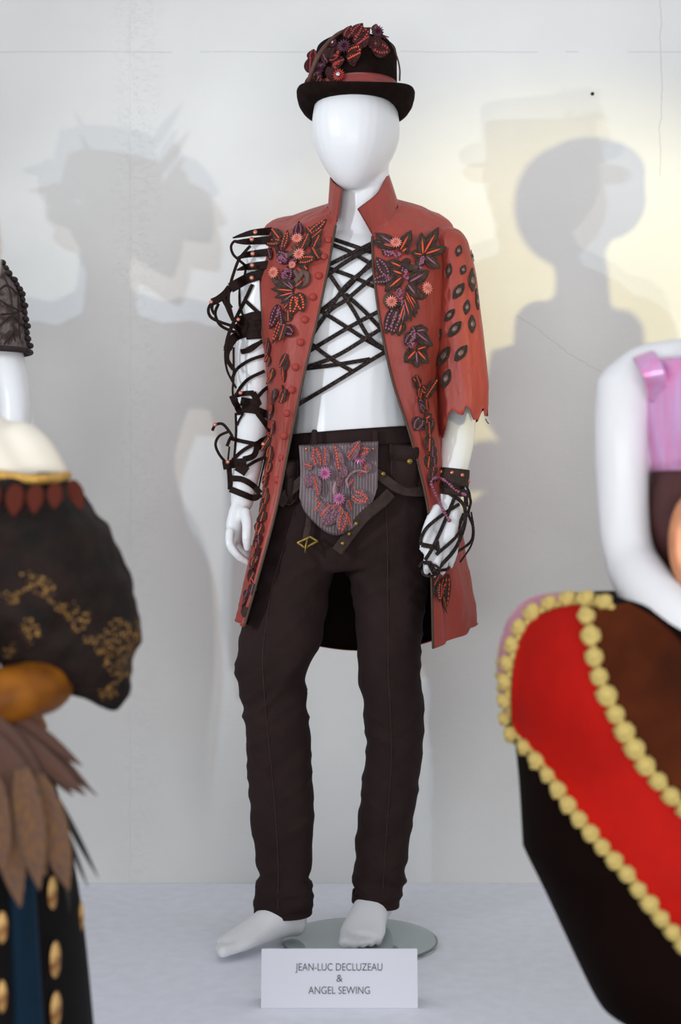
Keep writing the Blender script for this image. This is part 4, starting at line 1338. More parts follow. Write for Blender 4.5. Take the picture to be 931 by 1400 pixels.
# ------------------------------------------------------------------ figures beside and before him
def figure(name, cx, cy, z0, h, label, yaw=0.0, arms='down', mat='white', head=True, spread=0.0):
    """A slim female mannequin as one skin; sizes follow her height."""
    mb = MB()
    s = h / 1.75
    rot = Matrix.Rotation(yaw, 3, 'Z')

    def w_(x, y, z):
        p = rot @ Vector((x * s, y * s, 0))
        return np.array((cx + p.x, cy + p.y, z0 + z * s))
    rows = [(0.78, .155, .10), (0.90, .168, .105), (0.98, .160, .10), (1.06, .125, .085), (1.12, .118, .08), (1.2, .135, .09), (1.28, .148, .10), (1.36, .155, .085), (1.42, .135, .06), (1.455, .07, .05)]
    mb.rings([[w_(a * math.cos(t), b_ * math.sin(t), z) for t in np.arange(24) * 2 * math.pi / 24] for z, a, b_ in cr(np.array(rows), 3)])
    for sx in (-1, 1):
        mb.ell(w_(sx * 0.065, -0.075, 1.29), (0.062 * s, 0.05 * s, 0.058 * s))
        mb.ell(w_(sx * 0.165, 0, 1.405), (0.045 * s, 0.042 * s, 0.042 * s))
        if arms == 'down':
            p = [w_(sx * 0.168, 0, 1.41), w_(sx * (0.20 + spread), 0.0, 1.25), w_(sx * (0.235 + spread), 0.0, 1.1), w_(sx * (0.235 + spread * .6), -0.03, 0.95), w_(sx * 0.215, -0.07, 0.83)]
            mb.tube(cr(np.array(p), 4), cr(np.array([.045, .04, .034, .031, .02]) * s, 4), 14)
            mb.tube([p[-1], w_(sx * 0.212, -0.085, 0.78), w_(sx * 0.208, -0.09, 0.74)], [.021 * s, .033 * s, .028 * s], 12, 0.5)
            for k in range(4):
                x0 = sx * (0.212) + (k - 1.5) * 0.014
                mb.tube([w_(x0, -0.09, 0.745), w_(x0 * 0.99, -0.1, 0.70), w_(x0 * 0.98, -0.095, 0.665 + 0.008 * abs(k - 1.5))], [.009 * s, .008 * s, .006 * s], 8)
        mb.tube(cr(np.array([w_(sx * 0.085, 0, 0.86), w_(sx * 0.08, -0.01, 0.5), w_(sx * 0.075, 0.01, 0.3), w_(sx * 0.07, 0.02, 0.05)]), 4), cr(np.array([.085, .055, .05, .032]) * s, 4), 14)
        mb.tube([w_(sx * 0.07, 0.035, 0.035), w_(sx * 0.075, -0.08, 0.03), w_(sx * 0.08, -0.16, 0.018)], [.03 * s, .034 * s, .024 * s], 12, 0.7)
    if head:
        mb.tube([w_(0, 0.012, 1.42), w_(0, 0.01, 1.5), w_(0, 0.0, 1.57)], [.05 * s, .046 * s, .046 * s], 16)
        c = w_(0, -0.015, 1.635)
        mb.ell(c, (0.075 * s, 0.095 * s, 0.118 * s), 20, 14, np.array(rot))
    o, b_ = organic(mb, 0.007, 3, name, M[mat])
    tag(o, label, 'mannequin')
    return o, b_, w_


M['lacefab'] = material('grey_brown_lace', (104, 92, 88), 0.8, 0.4, 50, 0.6, 260, col2=(58, 40, 36), lo=0.42, hi=0.56)
M['lacetrim'] = material('dark_lace_trim', (44, 30, 28), 0.8, 0.3, 80)
M['ivory'] = material('ivory_gown_cloth', (222, 216, 204), 0.7, 0.06, 10)
M['gownfab'] = material('dark_gown_cloth', (52, 40, 40), 0.7, 0.3, 10)

# -- the figure in the lace sleeve, mostly beyond the left edge
LX, LY, LH = -0.957, -0.09, 1.755
fig, FB, fw = figure('lace_mannequin', LX, LY, 0.014, LH, 'white mannequin at the left edge with an arm below a lace cap sleeve', spread=0.05)
fig.name = 'mannequin'
top = thing('lace_top', (LX, LY, 1.05), 'dark brown lace cap-sleeved top on the mannequin at the left edge', 'top')
tb = MB()
s_ = LH / 1.75
rows = [(1.435, .10, .07), (1.40, .15, .085), (1.33, .168, .115), (1.26, .162, .135), (1.18, .142, .105), (1.10, .126, .092), (1.02, .142, .105), (0.95, .178, .12)]
g = np.array([[fw(a * math.cos(t), b_ * math.sin(t), z) for t in np.arange(40)[::-1] * 2 * math.pi / 40] for z, a, b_ in cr(np.array(rows), 3)])
tb.sheet(g, 0.003, closed=True)
tb.build('bodice', M['lacefab'], top)
for sx in (1, -1):
    # cap sleeve: (px-like heights in metres, outer reach)
    prof_s = [(1.455, .20, .045), (1.43, .25, .07), (1.385, .285, .083), (1.345, .303, .088), (1.29, .311, .086), (1.238, .314, .082)]
    g = []
    for z, xo, dy in cr(np.array(prof_s), 4):
        xi = 0.115
        hw, mx = (xo - xi) / 2, (xo + xi) / 2
        g.append([(LX + sx * (mx + hw * math.cos(t) * (1 + 0.025 * noise.noise(Vector((z * 40, math.cos(t) * 3, math.sin(t) * 3))))), LY + dy * math.sin(t) * (1 + 0.03 * math.sin(t * 9)), z) for t in (np.arange(36)[::-1] if sx > 0 else np.arange(36)) * 2 * math.pi / 36])
    g = np.array(g)
    sm = MB().sheet(g, 0.003, closed=True)
    SB = sm.bvh()
    so = sm.build('cap_sleeve', M['lacefab'], top)
    hem_pts = np.concatenate([g[-1], g[-1][:2]])
    MB().tube(hem_pts, 0.006, 8, dome=False).build('sleeve_hem', M['lacetrim'], so)
    if sx > 0:
        ed = [g[i, 28 + int(2 * math.sin(i))] for i in range(0, len(g))]
        for k in range(22):
            z = 1.44 - k * 0.0092
            i = min(len(g) - 1, int((1.455 - z) / 0.217 * len(g)))
            j = int(np.argmax(g[i][:, 0]))
            p = g[i][j]
            MB().ell(p + np.array((0.001, -0.012, 0)), (0.0045 + 0.004 * (k % 3) / 2, 0.016, 0.0065), 8, 5).build('ruffle', M['lacetrim'], so)
        # veins of the lace on the face of the sleeve
        for pts in ([(4, 375), (14, 400), (18, 440), (22, 485)], [(0, 410), (12, 418), (26, 424)], [(0, 445), (16, 432), (30, 445)], [(20, 452), (6, 470), (2, 486)], [(0, 395), (10, 390), (22, 400)], [(0, 430), (18, 428), (33, 424)], [(24, 400), (26, 440), (28, 484)]):
            MB().tube(drape(pts, [SB], -0.08, 0.001, 6), 0.0022, 5).build('lace_vein', M['lacetrim'], so)

gown = thing('long_skirt', (LX, LY, 0.1), 'dark long skirt of the lace-topped mannequin standing beyond the left edge', 'skirt')
g = []
for z, a, b_ in cr(np.array([(1.0, .15, .11), (0.9, .185, .13), (0.7, .19, .15), (0.45, .165, .15), (0.25, .16, .17), (0.06, .19, .2)]), 4):
    g.append([fw(a * math.cos(t) * (1 + .04 * math.sin(9 * t)), b_ * math.sin(t) * (1 + .04 * math.sin(9 * t)), z) for t in np.arange(48)[::-1] * 2 * math.pi / 48])
MB().sheet(np.array(g), 0.004, closed=True).build('skirt_panel', M['gownfab'], gown)
fh = thing('feathered_hat', tuple(fw(0, 0, 1.72)), 'wide dark hat with feathers on the mannequin beyond the left edge, seen by its shadow', 'hat')
zt_ = 1.735
hb = MB()
hb.rings([[np.array((LX + r * math.cos(t), LY + r * math.sin(t) * 0.9, zt_ + z - 0.22 * r * math.cos(t) * 0.6)) for t in np.arange(40) * 2 * math.pi / 40] for r, z in ((0.08, 0.0), (0.12, -0.01), (0.155, -0.02), (0.155, -0.012), (0.12, 0.0), (0.088, 0.01), (0.08, 0.075), (0.055, 0.09), (0.01, 0.092))])
hb.build('brim_and_crown', M['felt'], fh)
for bx, bz, tx, tz, wd in ((-30, 30, -70, 75, 5), (-85, 0, -62, 60, 5), (-95, -20, -98, 10, 6), (40, 20, 95, 78, 9), (55, 10, 90, 45, 7), (0, 10, -15, 52, 30), (-30, 10, -38, 35, 34), (10, 20, 45, 15, 50), (40, 0, 122, -22, 46), (50, -20, 128, -80, 52), (20, -30, 75, -140, 50), (-60, -20, -100, -32, 60), (-50, -30, -45, -85, 60), (60, 10, 80, 5, 40)):
    b0 = Vector((LX + bx / 640, LY - 0.03, zt_ + bz / 640))
    tip = Vector((LX + tx / 640, LY - 0.03 + 0.02 * math.sin(tx), zt_ + tz / 640))
    d_ = tip - b0
    inst('feather', LEAF['plum'][0], basis(b0, d_, Vector((0.7, 0.7, 0.0)), wd / 640 * 1.5, d_.length, 0.02), fh)

# -- the figure beyond the right edge whose shadow falls on the wall
RX, RY, RH = 0.925, -0.22, 1.755
fig2, FB2, rw = figure('wall_mannequin', RX, RY, 0.014, RH, 'white mannequin beyond the right edge, seen by its shadow on the wall', yaw=-0.7)
fig2.name = 'mannequin'
wig = thing('bouffant_wig', tuple(rw(0, 0.02, 1.7)), 'rounded dark wig on the mannequin beyond the right edge', 'wig')
wm = MB()
wm.ell(rw(0, 0.03, 1.70), (0.095, 0.10, 0.07), 20, 12); wm.ell(rw(0, 0.05, 1.65), (0.08, 0.07, 0.085), 20, 12)
organic(wm, 0.012, 3, 'hair', M['felt'], wig)
dr = thing('ruffled_gown', (RX, RY, 0.1), 'ivory ruffled gown on the mannequin beyond the right edge, seen by its shadow', 'dress')  # unseen; pale cloth and skirt width set for the light left on the wall
g = []
for z, a, b_ in cr(np.array([(1.36, .19, .13), (1.25, .18, .15), (1.14, .14, .11), (1.05, .22, .2), (0.9, .30, .30), (0.7, .31, .31), (0.5, .2, .2), (0.03, .2, .2)]), 4):
    g.append([rw(a * math.cos(t) * (1 + .03 * math.sin(11 * t)), b_ * math.sin(t) * (1 + .03 * math.sin(11 * t)), z) for t in np.arange(64)[::-1] * 2 * math.pi / 64])
MB().sheet(np.array(g), 0.004, closed=True).build('gown', M['ivory'], dr)
r_ = random.Random(5)
for i in range(22):
    a = r_.uniform(0, 2 * math.pi)
    z = r_.uniform(0.92, 1.2)
    rr_ = 0.15 + (1.2 - z) * 0.5
    MB().ell(rw(rr_ * math.cos(a), rr_ * math.sin(a), z), (0.05 * r_.uniform(.6, 1.2), 0.05, 0.03 * r_.uniform(.7, 1.3)), 10, 6).build('ruffle', M['ivory'], dr)

# ------------------------------------------------------------------ foreground figure on the left: arm on hip, puffed lace sleeve
FY = -1.20
M['sleevelace'] = material('bronze_black_lace', (36, 22, 17), 0.65, 0.4, 20, 0.9, 240, col2=(16, 10, 8), spec=0.2)
nt = M['sleevelace'].node_tree
bs = nt.nodes['Principled BSDF']
tc = nt.nodes['Texture Coordinate']
v1 = nt.nodes.new('ShaderNodeTexNoise'); v1.inputs['Scale'].default_value = 9; v1.inputs['Detail'].default_value = 3
v2 = nt.nodes.new('ShaderNodeTexVoronoi'); v2.inputs['Scale'].default_value = 210
nt.links.new(tc.outputs['Object'], v1.inputs['Vector']); nt.links.new(tc.outputs['Object'], v2.inputs['Vector'])
mk = math_node(nt, 'MULTIPLY', math_node(nt, 'GREATER_THAN', v1.outputs['Fac'], 0.61), math_node(nt, 'LESS_THAN', v2.outputs['Distance'], 0.36))
mx = nt.nodes.new('ShaderNodeMix'); mx.data_type = 'RGBA'
old = bs.inputs['Base Color'].links[0].from_socket
nt.links.new(mk, mx.inputs['Factor']); nt.links.new(old, mx.inputs['A']); mx.inputs['B'].default_value = (*lin((158, 116, 58)), 1)
nt.links.new(mx.outputs['Result'], bs.inputs['Base Color'])
M['goldtrim'] = material('gold_braid', (216, 166, 76), 0.42, 0.35, 90, 0.5, 200, metal=0.3)
M['goldglove'] = material('bronze_gold_cloth', (168, 102, 26), 0.5, 0.5, 14, metal=0.15, col2=(110, 62, 14), spec=0.2)
M['rustleaf'] = material('rust_leaf_cloth', (92, 40, 28), 0.7, 0.35, 30, spec=0.1)
M['feather'] = material('brown_feather', (104, 70, 56), 0.55, 0.45, 30, 0.5, 120, stretch=(8, 1, 1))
M['bronzefeather'] = material('bronze_feather', (128, 86, 42), 0.5, 0.5, 12, 0.5, 120, col2=(80, 60, 54))
M['darkfeather'] = material('black_feather', (34, 27, 26), 0.5, 0.4, 40)
M['blackskirt'] = material('black_skirt_cloth', (16, 13, 14), 0.75, 0.4, 20, spec=0.1)
M['petrol'] = material('petrol_blue_cloth', (8, 36, 54), 0.6, 0.3, 15, spec=0.15)
M['goldpatch'] = material('tortoiseshell_gold', (206, 166, 104), 0.6, 0.5, 45, col2=(112, 62, 32), spec=0.2)

fb = MB()
secloft(fb, [(470, -110, -50, FY, .05), (520, -125, -35, FY, .055), (556, -160, -12, FY, .065), (580, -170, 14, FY, .08), (620, -170, 50, FY, .09), (650, -165, 66, FY, .09), (700, -160, 60, FY, .1), (800, -150, 20, FY, .1), (930, -130, -30, FY, .085), (1010, -160, 20, FY, .11), (1100, -180, 50, FY, .13)], 4, 24, 2.2)
fb.tube(cr(PL([(8, 618, FY), (36, 645, FY), (80, 745, FY + .02), (118, 870, FY + .03)]), 4), cr(np.array([.050, .050, .045, .04]), 4), 16)
fb.tube(cr(PL([(118, 880, FY + .03), (92, 918, FY - .02), (40, 935, FY - .08), (-20, 955, FY - .11)]), 4), cr(np.array([.034, .018, .028, .026]), 4), 16)
fb.tube(cr(PL([(-164, 618, FY), (-192, 645, FY), (-236, 745, FY + .02), (-262, 860, FY + .02), (-262, 1000, FY - .02), (-255, 1080, FY - .05)]), 4), cr(np.array([.050, .050, .045, .04, .03, .022]), 4), 16)
fb.tube(PL([(-80, 470, FY), (-80, 420, FY)]), .05, 16)
fb.ell(P(-82, 330, FY), (0.08, 0.1, 0.12))
for sx in (-1, 1):
    fb.tube(PL([(-78 + sx * 42, 1080, FY), (-78 + sx * 45, 1400, FY), (-78 + sx * 45, 1890, FY)]), [.06, .055, .035], 14)
lf, LFB = organic(fb, 0.007, 3, 'mannequin', M['cream_white'])
tag(lf, 'blurred cream mannequin at lower left with bare shoulder above a gold-trimmed sleeve', 'mannequin')

dress = thing('puff_sleeve_dress', tuple(P(20, 900, FY)), 'dark bronze lace dress with puffed sleeve and feather peplum, lower left foreground', 'dress')
sv = MB()
secloft(sv, [(652, -40, 93, FY, .095), (672, -60, 108, FY, .105), (695, -70, 128, FY, .115), (725, -75, 149, FY, .12), (765, -75, 162, FY, .122), (805, -70, 178, FY, .12), (848, -50, 189, FY, .11), (880, -20, 186, FY, .1), (908, 18, 182, FY, .085), (930, 70, 178, FY, .06), (950, 108, 173, FY, .04), (963, 136, 164, FY, .02)], 4, 36, 2.1)


def puff(c, n):
    out = c.copy()
    for i in range(len(c)):
        x, y, z = c[i]
        a = noise.ridged_multi_fractal(Vector((x * 6 + z * 5, y * 6, z * 9 - x * 5)), 1.0, 2.0, 3, 1.0, 2.0) - 1.0
        out[i] += n[i] * (0.010 * a + 0.004 * noise.noise(Vector((x * 40, y * 40, z * 40))))
    return out


_, SVB = organic(sv, 0.006, 3, 'puffed_sleeve', M['sleevelace'], dress, puff)
ms = bpy.data.meshes['puffed_sleeve'].copy()
cxl = float(P(-78, 700, FY)[0])
pw = wloc(dress)
for v_ in ms.vertices:
    v_.co.x = 2 * (cxl - pw.x) - v_.co.x
ms.flip_normals()
sub('puffed_sleeve', ms, dress)
co = MB()
secloft(co, [(660, -150, 0, FY - .01, .10), (700, -160, 35, FY - .01, .112), (800, -155, 30, FY, .112), (900, -140, -5, FY, .098), (935, -138, 0, FY, .096)], 4, 36, 2.2)
co.build('corset', M['sleevelace'], dress)
MB().tube(drape([(-30, 646), (0, 650), (30, 654), (60, 655), (80, 653), (92, 650)], [LFB, SVB], FY - .09, 0.008, 6), 0.0065, 10).build('gold_trim', M['goldtrim'], dress)
for bx, by, tx, ty, w_ in ((-8, 662, -14, 700, 24), (22, 663, 18, 702, 26), (50, 663, 46, 698, 24), (76, 661, 74, 690, 22), (88, 656, 101, 692, 22)):
    l = Vector(P(bx, by, FY - 0.115)); t = Vector(P(tx, ty, FY - 0.135))
    if bx > 80:
        l.y += 0.05; t.y += 0.05
    W = w_ / FPX * 1.9
    inst('collar_leaf', LEAF['plum'][0].copy(), basis(l, t - l, (0.15, -1, 0.2), W, (t - l).length, 0.02), dress).data.materials[0] = M['rustleaf']
gl = MB().tube(cr(PL([(88, 922, FY - .04), (66, 935, FY - .06), (35, 945, FY - .10), (-30, 960, FY - .13)]), 5), cr(np.array([.022, .034, .036, .036]), 5), 18)
gl.build('gold_glove', M['goldglove'], dress)
MB().rings([section(r[0], r[1], r[2], FY, r[3], 32, 2.2) for r in ((925, -140, 10, .10), (945, -145, 24, .115), (965, -150, 45, .13), (1000, -160, 60, .14))]).build('waist_sash', M['goldglove'], dress)
sk = MB()
secloft(sk, [(985, -165, 40, FY, .12), (1060, -190, 66, FY, .15), (1150, -210, 88, FY, .17), (1250, -225, 106, FY, .19), (1400, -240, 122, FY, .2), (1700, -260, 145, FY, .22), (1935, -265, 150, FY, .22)], 4, 48, 2.2)
SKB = sk.bvh()
sk.build('skirt', M['blackskirt'], dress)
# feather peplum
fe = leaf_mesh('long_feather', M['feather'], 'rib')
fe2 = leaf_mesh('bronze_long_feather', M['bronzefeather'], 'rib')
fe3 = leaf_mesh('thin_dark_feather', M['darkfeather'], 'rib')
for me, rows in ((fe2, (((-30, 1040), (-28, 1220), 46, -.20), ((-6, 1050), (28, 1240), 48, -.22), ((30, 1050), (55, 1215), 42, -.22), ((50, 1060), (95, 1215), 46, -.20), ((20, 1080), (62, 1190), 34, -.205), ((-10, 1060), (5, 1190), 36, -.24), ((-50, 1050), (-52, 1215), 46, -.23), ((-76, 1050), (-74, 1235), 46, -.235), ((-60, 1000), (-40, 1110), 44, -.24))),
                 (fe3, (((66, 1070), (134, 1196), 10, -.14), ((70, 1090), (120, 1208), 9, -.15), ((58, 1020), (122, 1076), 9, -.15), ((90, 1180), (96, 1230), 9, -.13))),
                 (fe, (((-20, 975), (62, 1082), 38, -.20), ((5, 970), (100, 1036), 24, -.17), ((20, 985), (120, 1074), 22, -.16), ((0, 990), (108, 1078), 32, -.185), ((-20, 1000), (55, 1098), 36, -.215), ((-40, 1000), (20, 1100), 40, -.22), ((30, 1010), (90, 1075), 20, -.17)))):
    for a, c, w_, dy in rows:
        l = Vector(P(*a, FY + dy + 0.05)); t = Vector(P(*c, FY + dy))
        l2 = Vector((2 * cxl - l.x, l.y, l.z)); t2 = Vector((2 * cxl - t.x, t.y, t.z))
        inst('feather', me, basis(l2, t2 - l2, (-0.25, -1, 0.15), w_ / FPX * 1.85, (t2 - l2).length, 0.03), dress)
        inst('feather', me, basis(l, t - l, (0.25, -1, 0.15), w_ / FPX * 1.85, (t - l).length, 0.03), dress)
# blue panel and tortoiseshell pieces of the skirt
g = []
for py in np.linspace(1190, 1480, 14):
    k = (py - 1190) / 290
    row = []
    for u in np.linspace(1, 0, 9):
        px = 14 + 10 * k + (34 + 8 * k) * u
        l, n = hit(SKB, px, py)
        row.append(np.array(l if l is not None else P(px, py, FY - .15)) + np.array((0, -0.004, 0)))
    g.append(row)
MB().sheet(np.array(g), 0.003).build('blue_panel', M['petrol'], dress)
for px, py, wx, hy in ((70, 1222, 22, 50), (109, 1253, 13, 46), (74, 1312, 25, 52), (75, 1380, 25, 50), (2, 1268, 16, 44), (2, 1362, 14, 44), (76, 1452, 25, 50)):
    l, n = hit(SKB, px, py)
    if l is None:
        l, n = Vector(P(px, py, FY)), Vector((0.8, -0.6, 0))
    mm = MB().ell((0, 0, 0), (wx / 2 / FPX * 1.85, 0.0035, hy / 2 / FPX * 1.85), 14, 8)
    inst('tortoiseshell_piece', mm.mesh('tortoiseshell_piece', M['goldpatch']), basis(l - n * -0.002, (0, 0, 1), (n.x, n.y, 0), 1, 1, 1) @ Matrix.Rotation(math.radians(90), 4, 'X'), dress)

# ------------------------------------------------------------------ foreground figure on the right: pink straps, bustle skirt
GY = -1.06
M['pinkfoil'] = material('pink_iridescent_foil', (232, 140, 190), 0.25, 0.3, 16, 0.3, 60, metal=0.35, col2=(214, 170, 220), stretch=(6, 6, 0.6), coat=0.4)
M['maroon'] = material('maroon_brown_satin', (92, 54, 52), 0.42, 0.4, 8, sheen=0.1, col2=(52, 26, 26), spec=0.2)
M['rust_velvet'] = material('rust_brown_velvet', (92, 40, 16), 0.8, 0.4, 6, 0.3, 60, sheen=0.12, col2=(56, 22, 8), spec=0.08)
M['darkvelvet'] = material('black_brown_velvet', (22, 9, 7), 0.85, 0.4, 8, sheen=0.03, spec=0.06)
M['redvelvet'] = material('scarlet_velvet', (186, 22, 14), 0.7, 0.25, 8, 0.25, 60, sheen=0.12, spec=0.1)
M['pinksatin'] = material('dusty_pink_satin', (196, 134, 152), 0.45, 0.25, 14, 0.2, 60, sheen=0.3)
M['pompom'] = material('yellow_wool', (232, 204, 120), 0.9, 0.25, 160, 0.9, 420, sheen=0.4)
M['copperdisc'] = material('peach_copper', (214, 144, 104), 0.4, 0.2, 30, metal=0.4)

gb = MB()
secloft(gb, [(440, 985, 1075, GY + .02, .05), (458, 950, 1090, GY + .02, .06), (478, 905, 1100, GY + .01, .072), (520, 884, 1060, GY, .092), (590, 892, 1060, GY, .1), (650, 898, 1058, GY, .1), (720, 902, 1050, GY, .095), (800, 915, 1045, GY, .09), (860, 900, 1070, GY, .1), (950, 880, 1090, GY, .12)], 4, 28, 2.2)
gb.tube(cr(PL([(935, 500, GY), (878, 512, GY), (852, 545, GY - .005)]), 4), cr(np.array([.04, .040, .039]), 4), 20)
gb.tube(cr(PL([(852, 524, GY), (849, 590, GY - .01), (850, 660, GY - .01), (856, 740, GY - .02), (870, 785, GY - .05)]), 4), cr(np.array([.0395, .0385, .0375, .0365, .036]), 4), 20)
gb.tube(cr(PL([(862, 768, GY - .03), (890, 812, GY - .09), (930, 850, GY - .14), (990, 888, GY - .17)]), 4), cr(np.array([.0375, .0395, .035, .027]), 4), 20)
gb.tube(cr(PL([(1035, 500, GY), (1085, 512, GY), (1112, 545, GY), (1118, 620, GY + .02), (1120, 740, GY + .03), (1135, 860, GY - .02), (1140, 960, GY - .05)]), 4), cr(np.array([.04, .040, .039, .037, .035, .029, .022]), 4), 20)
for hx, hy, hz, sx, sy in ((1000, 893, GY - .178, 1.0, 0.35), (1142, 975, GY - .055, 0.1, 1.0)):
    gb.tube(PL([(hx - 12 * sx, hy - 12 * sy, hz), (hx + 22 * sx, hy + 26 * sy, hz - .008), (hx + 40 * sx, hy + 44 * sy, hz - .01)]), [.024, .032, .028], 12, 0.55)
    for k in range(4):
        ox, oy = (k - 1.5) * 13 * sy, (k - 1.5) * 13 * sx
        gb.tube(PL([(hx + 40 * sx + ox, hy + 44 * sy + oy, hz - .01), (hx + 66 * sx + ox, hy + 72 * sy + oy, hz - .016), (hx + (88 - 5 * abs(k - 1.5)) * sx + ox, hy + (96 - 5 * abs(k - 1.5)) * sy + oy, hz - .006)]), [.0098, .009, .0072], 8)
gb.tube(PL([(1035, 450, GY + .02), (1035, 390, GY + .02)]), .05, 16)
gb.ell(P(1038, 300, GY), (0.08, 0.1, 0.12))
for sx in (-1, 1):
    gb.tube(PL([(985 + sx * 55, 930, GY), (985 + sx * 50, 1400, GY), (985 + sx * 45, 1830, GY)]), [.08, .05, .033], 14)
rf, RFB = organic(gb, 0.0065, 4, 'mannequin', M['white'])
tag(rf, 'blurred white mannequin at right with bent bare arm and pink shoulder strap', 'mannequin')

bod = thing('foil_bodice', tuple(P(960, 650, GY)), 'pink iridescent bodice with maroon satin front, worn beside the bent white arm', 'bodice')
fo = MB()
secloft(fo, [(494, 884, 1085, GY - .004, .084), (505, 876, 1085, GY - .006, .097), (540, 876, 1068, GY - .006, .105), (580, 880, 1062, GY - .006, .108), (645, 888, 1060, GY - .006, .108)], 4, 40, 2.3)
fo.build('foil_bodice', M['pinkfoil'], bod)
MB().ribbon(cr(PL([(903, 548, GY - .055), (894, 512, GY - .08), (885, 493, GY - .066), (879, 485, GY - .03), (880, 485, GY + .02), (888, 492, GY + .07)]), 6), [.015] * 31, 0.002, up=(-0.35, -0.7, 0.6)).build('foil_strap', M['pinkfoil'], bod)
bm = MB()
secloft(bm, [(590, 928, 1010, GY - .02, .05), (598, 912, 1040, GY - .02, .095), (632, 893, 1058, GY, .112), (690, 884, 1060, GY, .115), (740, 888, 1056, GY, .11), (790, 902, 1050, GY, .105), (850, 905, 1060, GY, .11)], 4, 32, 2.3)
bm.build('satin_front', M['maroon'], bod)
pl_ = MB()
for r, dz in ((0.062, 0.0), (0.062, 0.006), (0.052, 0.010), (0.02, 0.012)):
    pass
disc = [[P(945 + 31 * math.cos(t) * k, 742 + 66 * math.sin(t) * k, GY - .112 - d_) for t in np.arange(28) * 2 * math.pi / 28] for k, d_ in ((1.0, 0), (1.02, 0.006), (0.9, 0.012), (0.5, 0.016), (0.05, 0.017))]
MB().rings(disc).build('copper_oval', M['copperdisc'], bod)

skirt = thing('bustle_skirt', tuple(P(1000, 1380, GY)), 'brown velvet bustle skirt with scarlet panel and yellow pompom braid, right foreground', 'skirt')
sk2 = MB()
secloft(sk2, [(812, 775, 1120, GY, .10), (815, 748, 1160, GY, .135), (822, 722, 1190, GY, .155), (842, 700, 1215, GY, .175), (869, 688, 1235, GY, .195), (908, 683, 1245, GY, .205), (945, 686, 1245, GY, .21), (1005, 703, 1235, GY, .21), (1070, 711, 1225, GY, .21), (1150, 716, 1215, GY, .21), (1165, 719, 1213, GY, .21), (1220, 746, 1190, GY, .2), (1300, 783, 1160, GY, .185), (1365, 815, 1135, GY, .17), (1378, 830, 1120, GY, .15)], 4, 64, 2.2)
SK2 = sk2.bvh()
sk2.build('velvet_skirt', M['darkvelvet'], skirt)
LINE1 = [(838, 832), (812, 827), (786, 825), (760, 829), (738, 838), (722, 852), (710, 872), (703, 896), (699, 920), (697, 945), (698, 970), (700, 993), (716, 1012), (735, 1033), (757, 1062), (780, 1096), (802, 1126), (830, 1160), (860, 1194), (890, 1232), (915, 1264), (945, 1298), (985, 1330)]
LINE2 = [(800, 834), (806, 855), (811, 880), (816, 905), (826, 938), (842, 972), (860, 1006), (880, 1040), (905, 1072), (931, 1100), (970, 1130)]


def walk(line, k=12):
    q = cr(np.array(line, float), k)
    s = np.concatenate([[0], np.cumsum(np.linalg.norm(np.diff(q, axis=0), axis=1))])
    return q, s


def sample(line, t):
    q, s = walk(line)
    return np.array([np.interp(t * s[-1], s, q[:, 0]), np.interp(t * s[-1], s, q[:, 1])])


def panel(top_line, bot_line, name, mat, off, nu=26, nv=12):
    """A cloth panel laid on the skirt between two braid lines."""
    g = []
    for a in np.linspace(0, 1, nu):
        row = []
        for b_ in np.linspace(0, 1, nv):
            p = sample(top_line, a) * (1 - b_) + sample(bot_line, a) * b_
            l, n = hit(SK2, *p)
            q = np.array(l) + np.array(n) * off if l is not None else P(*p, GY - .02)
            row.append(q)
        g.append(row)
    return MB().sheet(np.array(g), -0.002).build(name, mat, skirt)


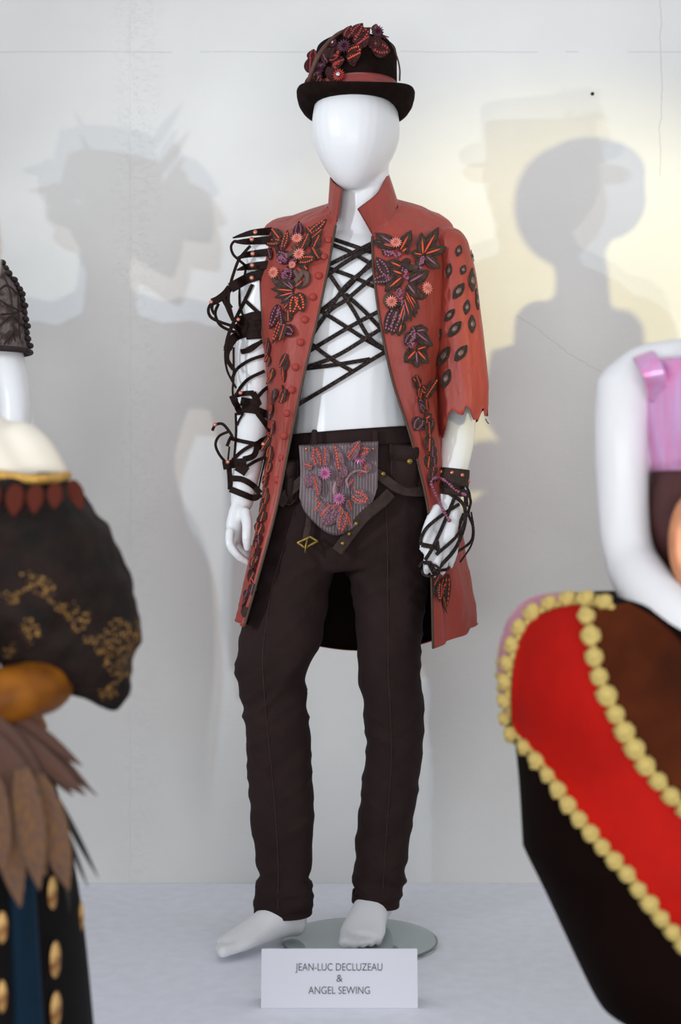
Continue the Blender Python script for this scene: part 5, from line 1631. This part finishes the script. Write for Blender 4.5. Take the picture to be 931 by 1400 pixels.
panel([(800, 830), (780, 830), (750, 838), (726, 853), (712, 880), (704, 920), (702, 965), (706, 996), (735, 1033), (780, 1096), (830, 1160), (890, 1232), (945, 1298)],
      [(801, 832), (806, 855), (811, 880), (816, 905), (826, 938), (842, 972), (852, 990), (865, 1014), (885, 1046), (905, 1072), (931, 1100), (960, 1122), (975, 1132)], 'scarlet_panel', M['redvelvet'], 0.003, 40, 14)
panel([(802, 834), (811, 880), (826, 938), (860, 1006), (905, 1072), (970, 1130)], [(860, 826), (900, 850), (940, 890), (970, 950), (990, 1010), (1000, 1100)], 'rust_panel', M['rust_velvet'], 0.0025, 24, 12)
panel([(790, 826), (760, 829), (738, 838), (722, 852), (710, 872), (703, 896), (699, 920), (697, 945), (699, 985)], [(772, 815), (750, 817), (726, 823), (706, 840), (693, 866), (687, 890), (685, 915), (687, 940), (694, 972)], 'pink_panel', M['pinksatin'], 0.004, 24, 6)
pm = MB()
r_ = random.Random(9)
pv = MB().ell((0, 0, 0), (1, 1, 1), 12, 8)
pv.v = [tuple(np.array(p) * 0.0118 * (1 + 0.16 * math.sin(9 * math.atan2(p[1], p[0]) + 6 * p[2]) + r_.uniform(-.08, .08))) for p in pv.v]
POM = pv.mesh('pompom', M['pompom'])


def braid(line, spacing, r, skip=0):
    q, s = walk(line)
    path = []
    for d in np.arange(0, s[-1], 6):
        px, py = np.interp(d, s, q[:, 0]), np.interp(d, s, q[:, 1])
        l, n = hit(SK2, px, py)
        path.append(np.array(l) + np.array(n) * 0.002 if l is not None else P(px, py, GY - 0.02))
    MB().tube(path, 0.0045, 8).build('braid_cord', M['pompom'], skirt)
    for d in np.arange(spacing / 2, s[-1], spacing):
        px, py = np.interp(d, s, q[:, 0]), np.interp(d, s, q[:, 1])
        l, n = hit(SK2, px, py)
        if l is None:
            l, n = Vector(P(px, py, GY - 0.02)), Vector((-0.8, -0.5, 0))
        tx, ty = np.interp(min(d + 4, s[-1]), s, q[:, 0]), np.interp(min(d + 4, s[-1]), s, q[:, 1])
        t = Vector(P(tx, ty, l.y)) - l
        R = r * r_.uniform(0.92, 1.08) / FPX * 1.95 / 0.0118
        if t.length < 1e-5:
            t = Vector((0, 0, 1))
        inst('pompom', POM, basis(l + n * 0.008, t, n, R * 0.95, R * 1.08, R * 0.9) , skirt)


braid(LINE1, 24.5, 12.0)
braid(LINE2, 27, 13.5)
for px, py in ((696, 872), (690, 888), (687, 905), (686, 923), (688, 941), (693, 962)):
    inst('pompom', POM, Matrix.Translation(Vector(P(px - 2, py, GY - 0.02))) @ Matrix.Scale(0.64, 4), skirt)
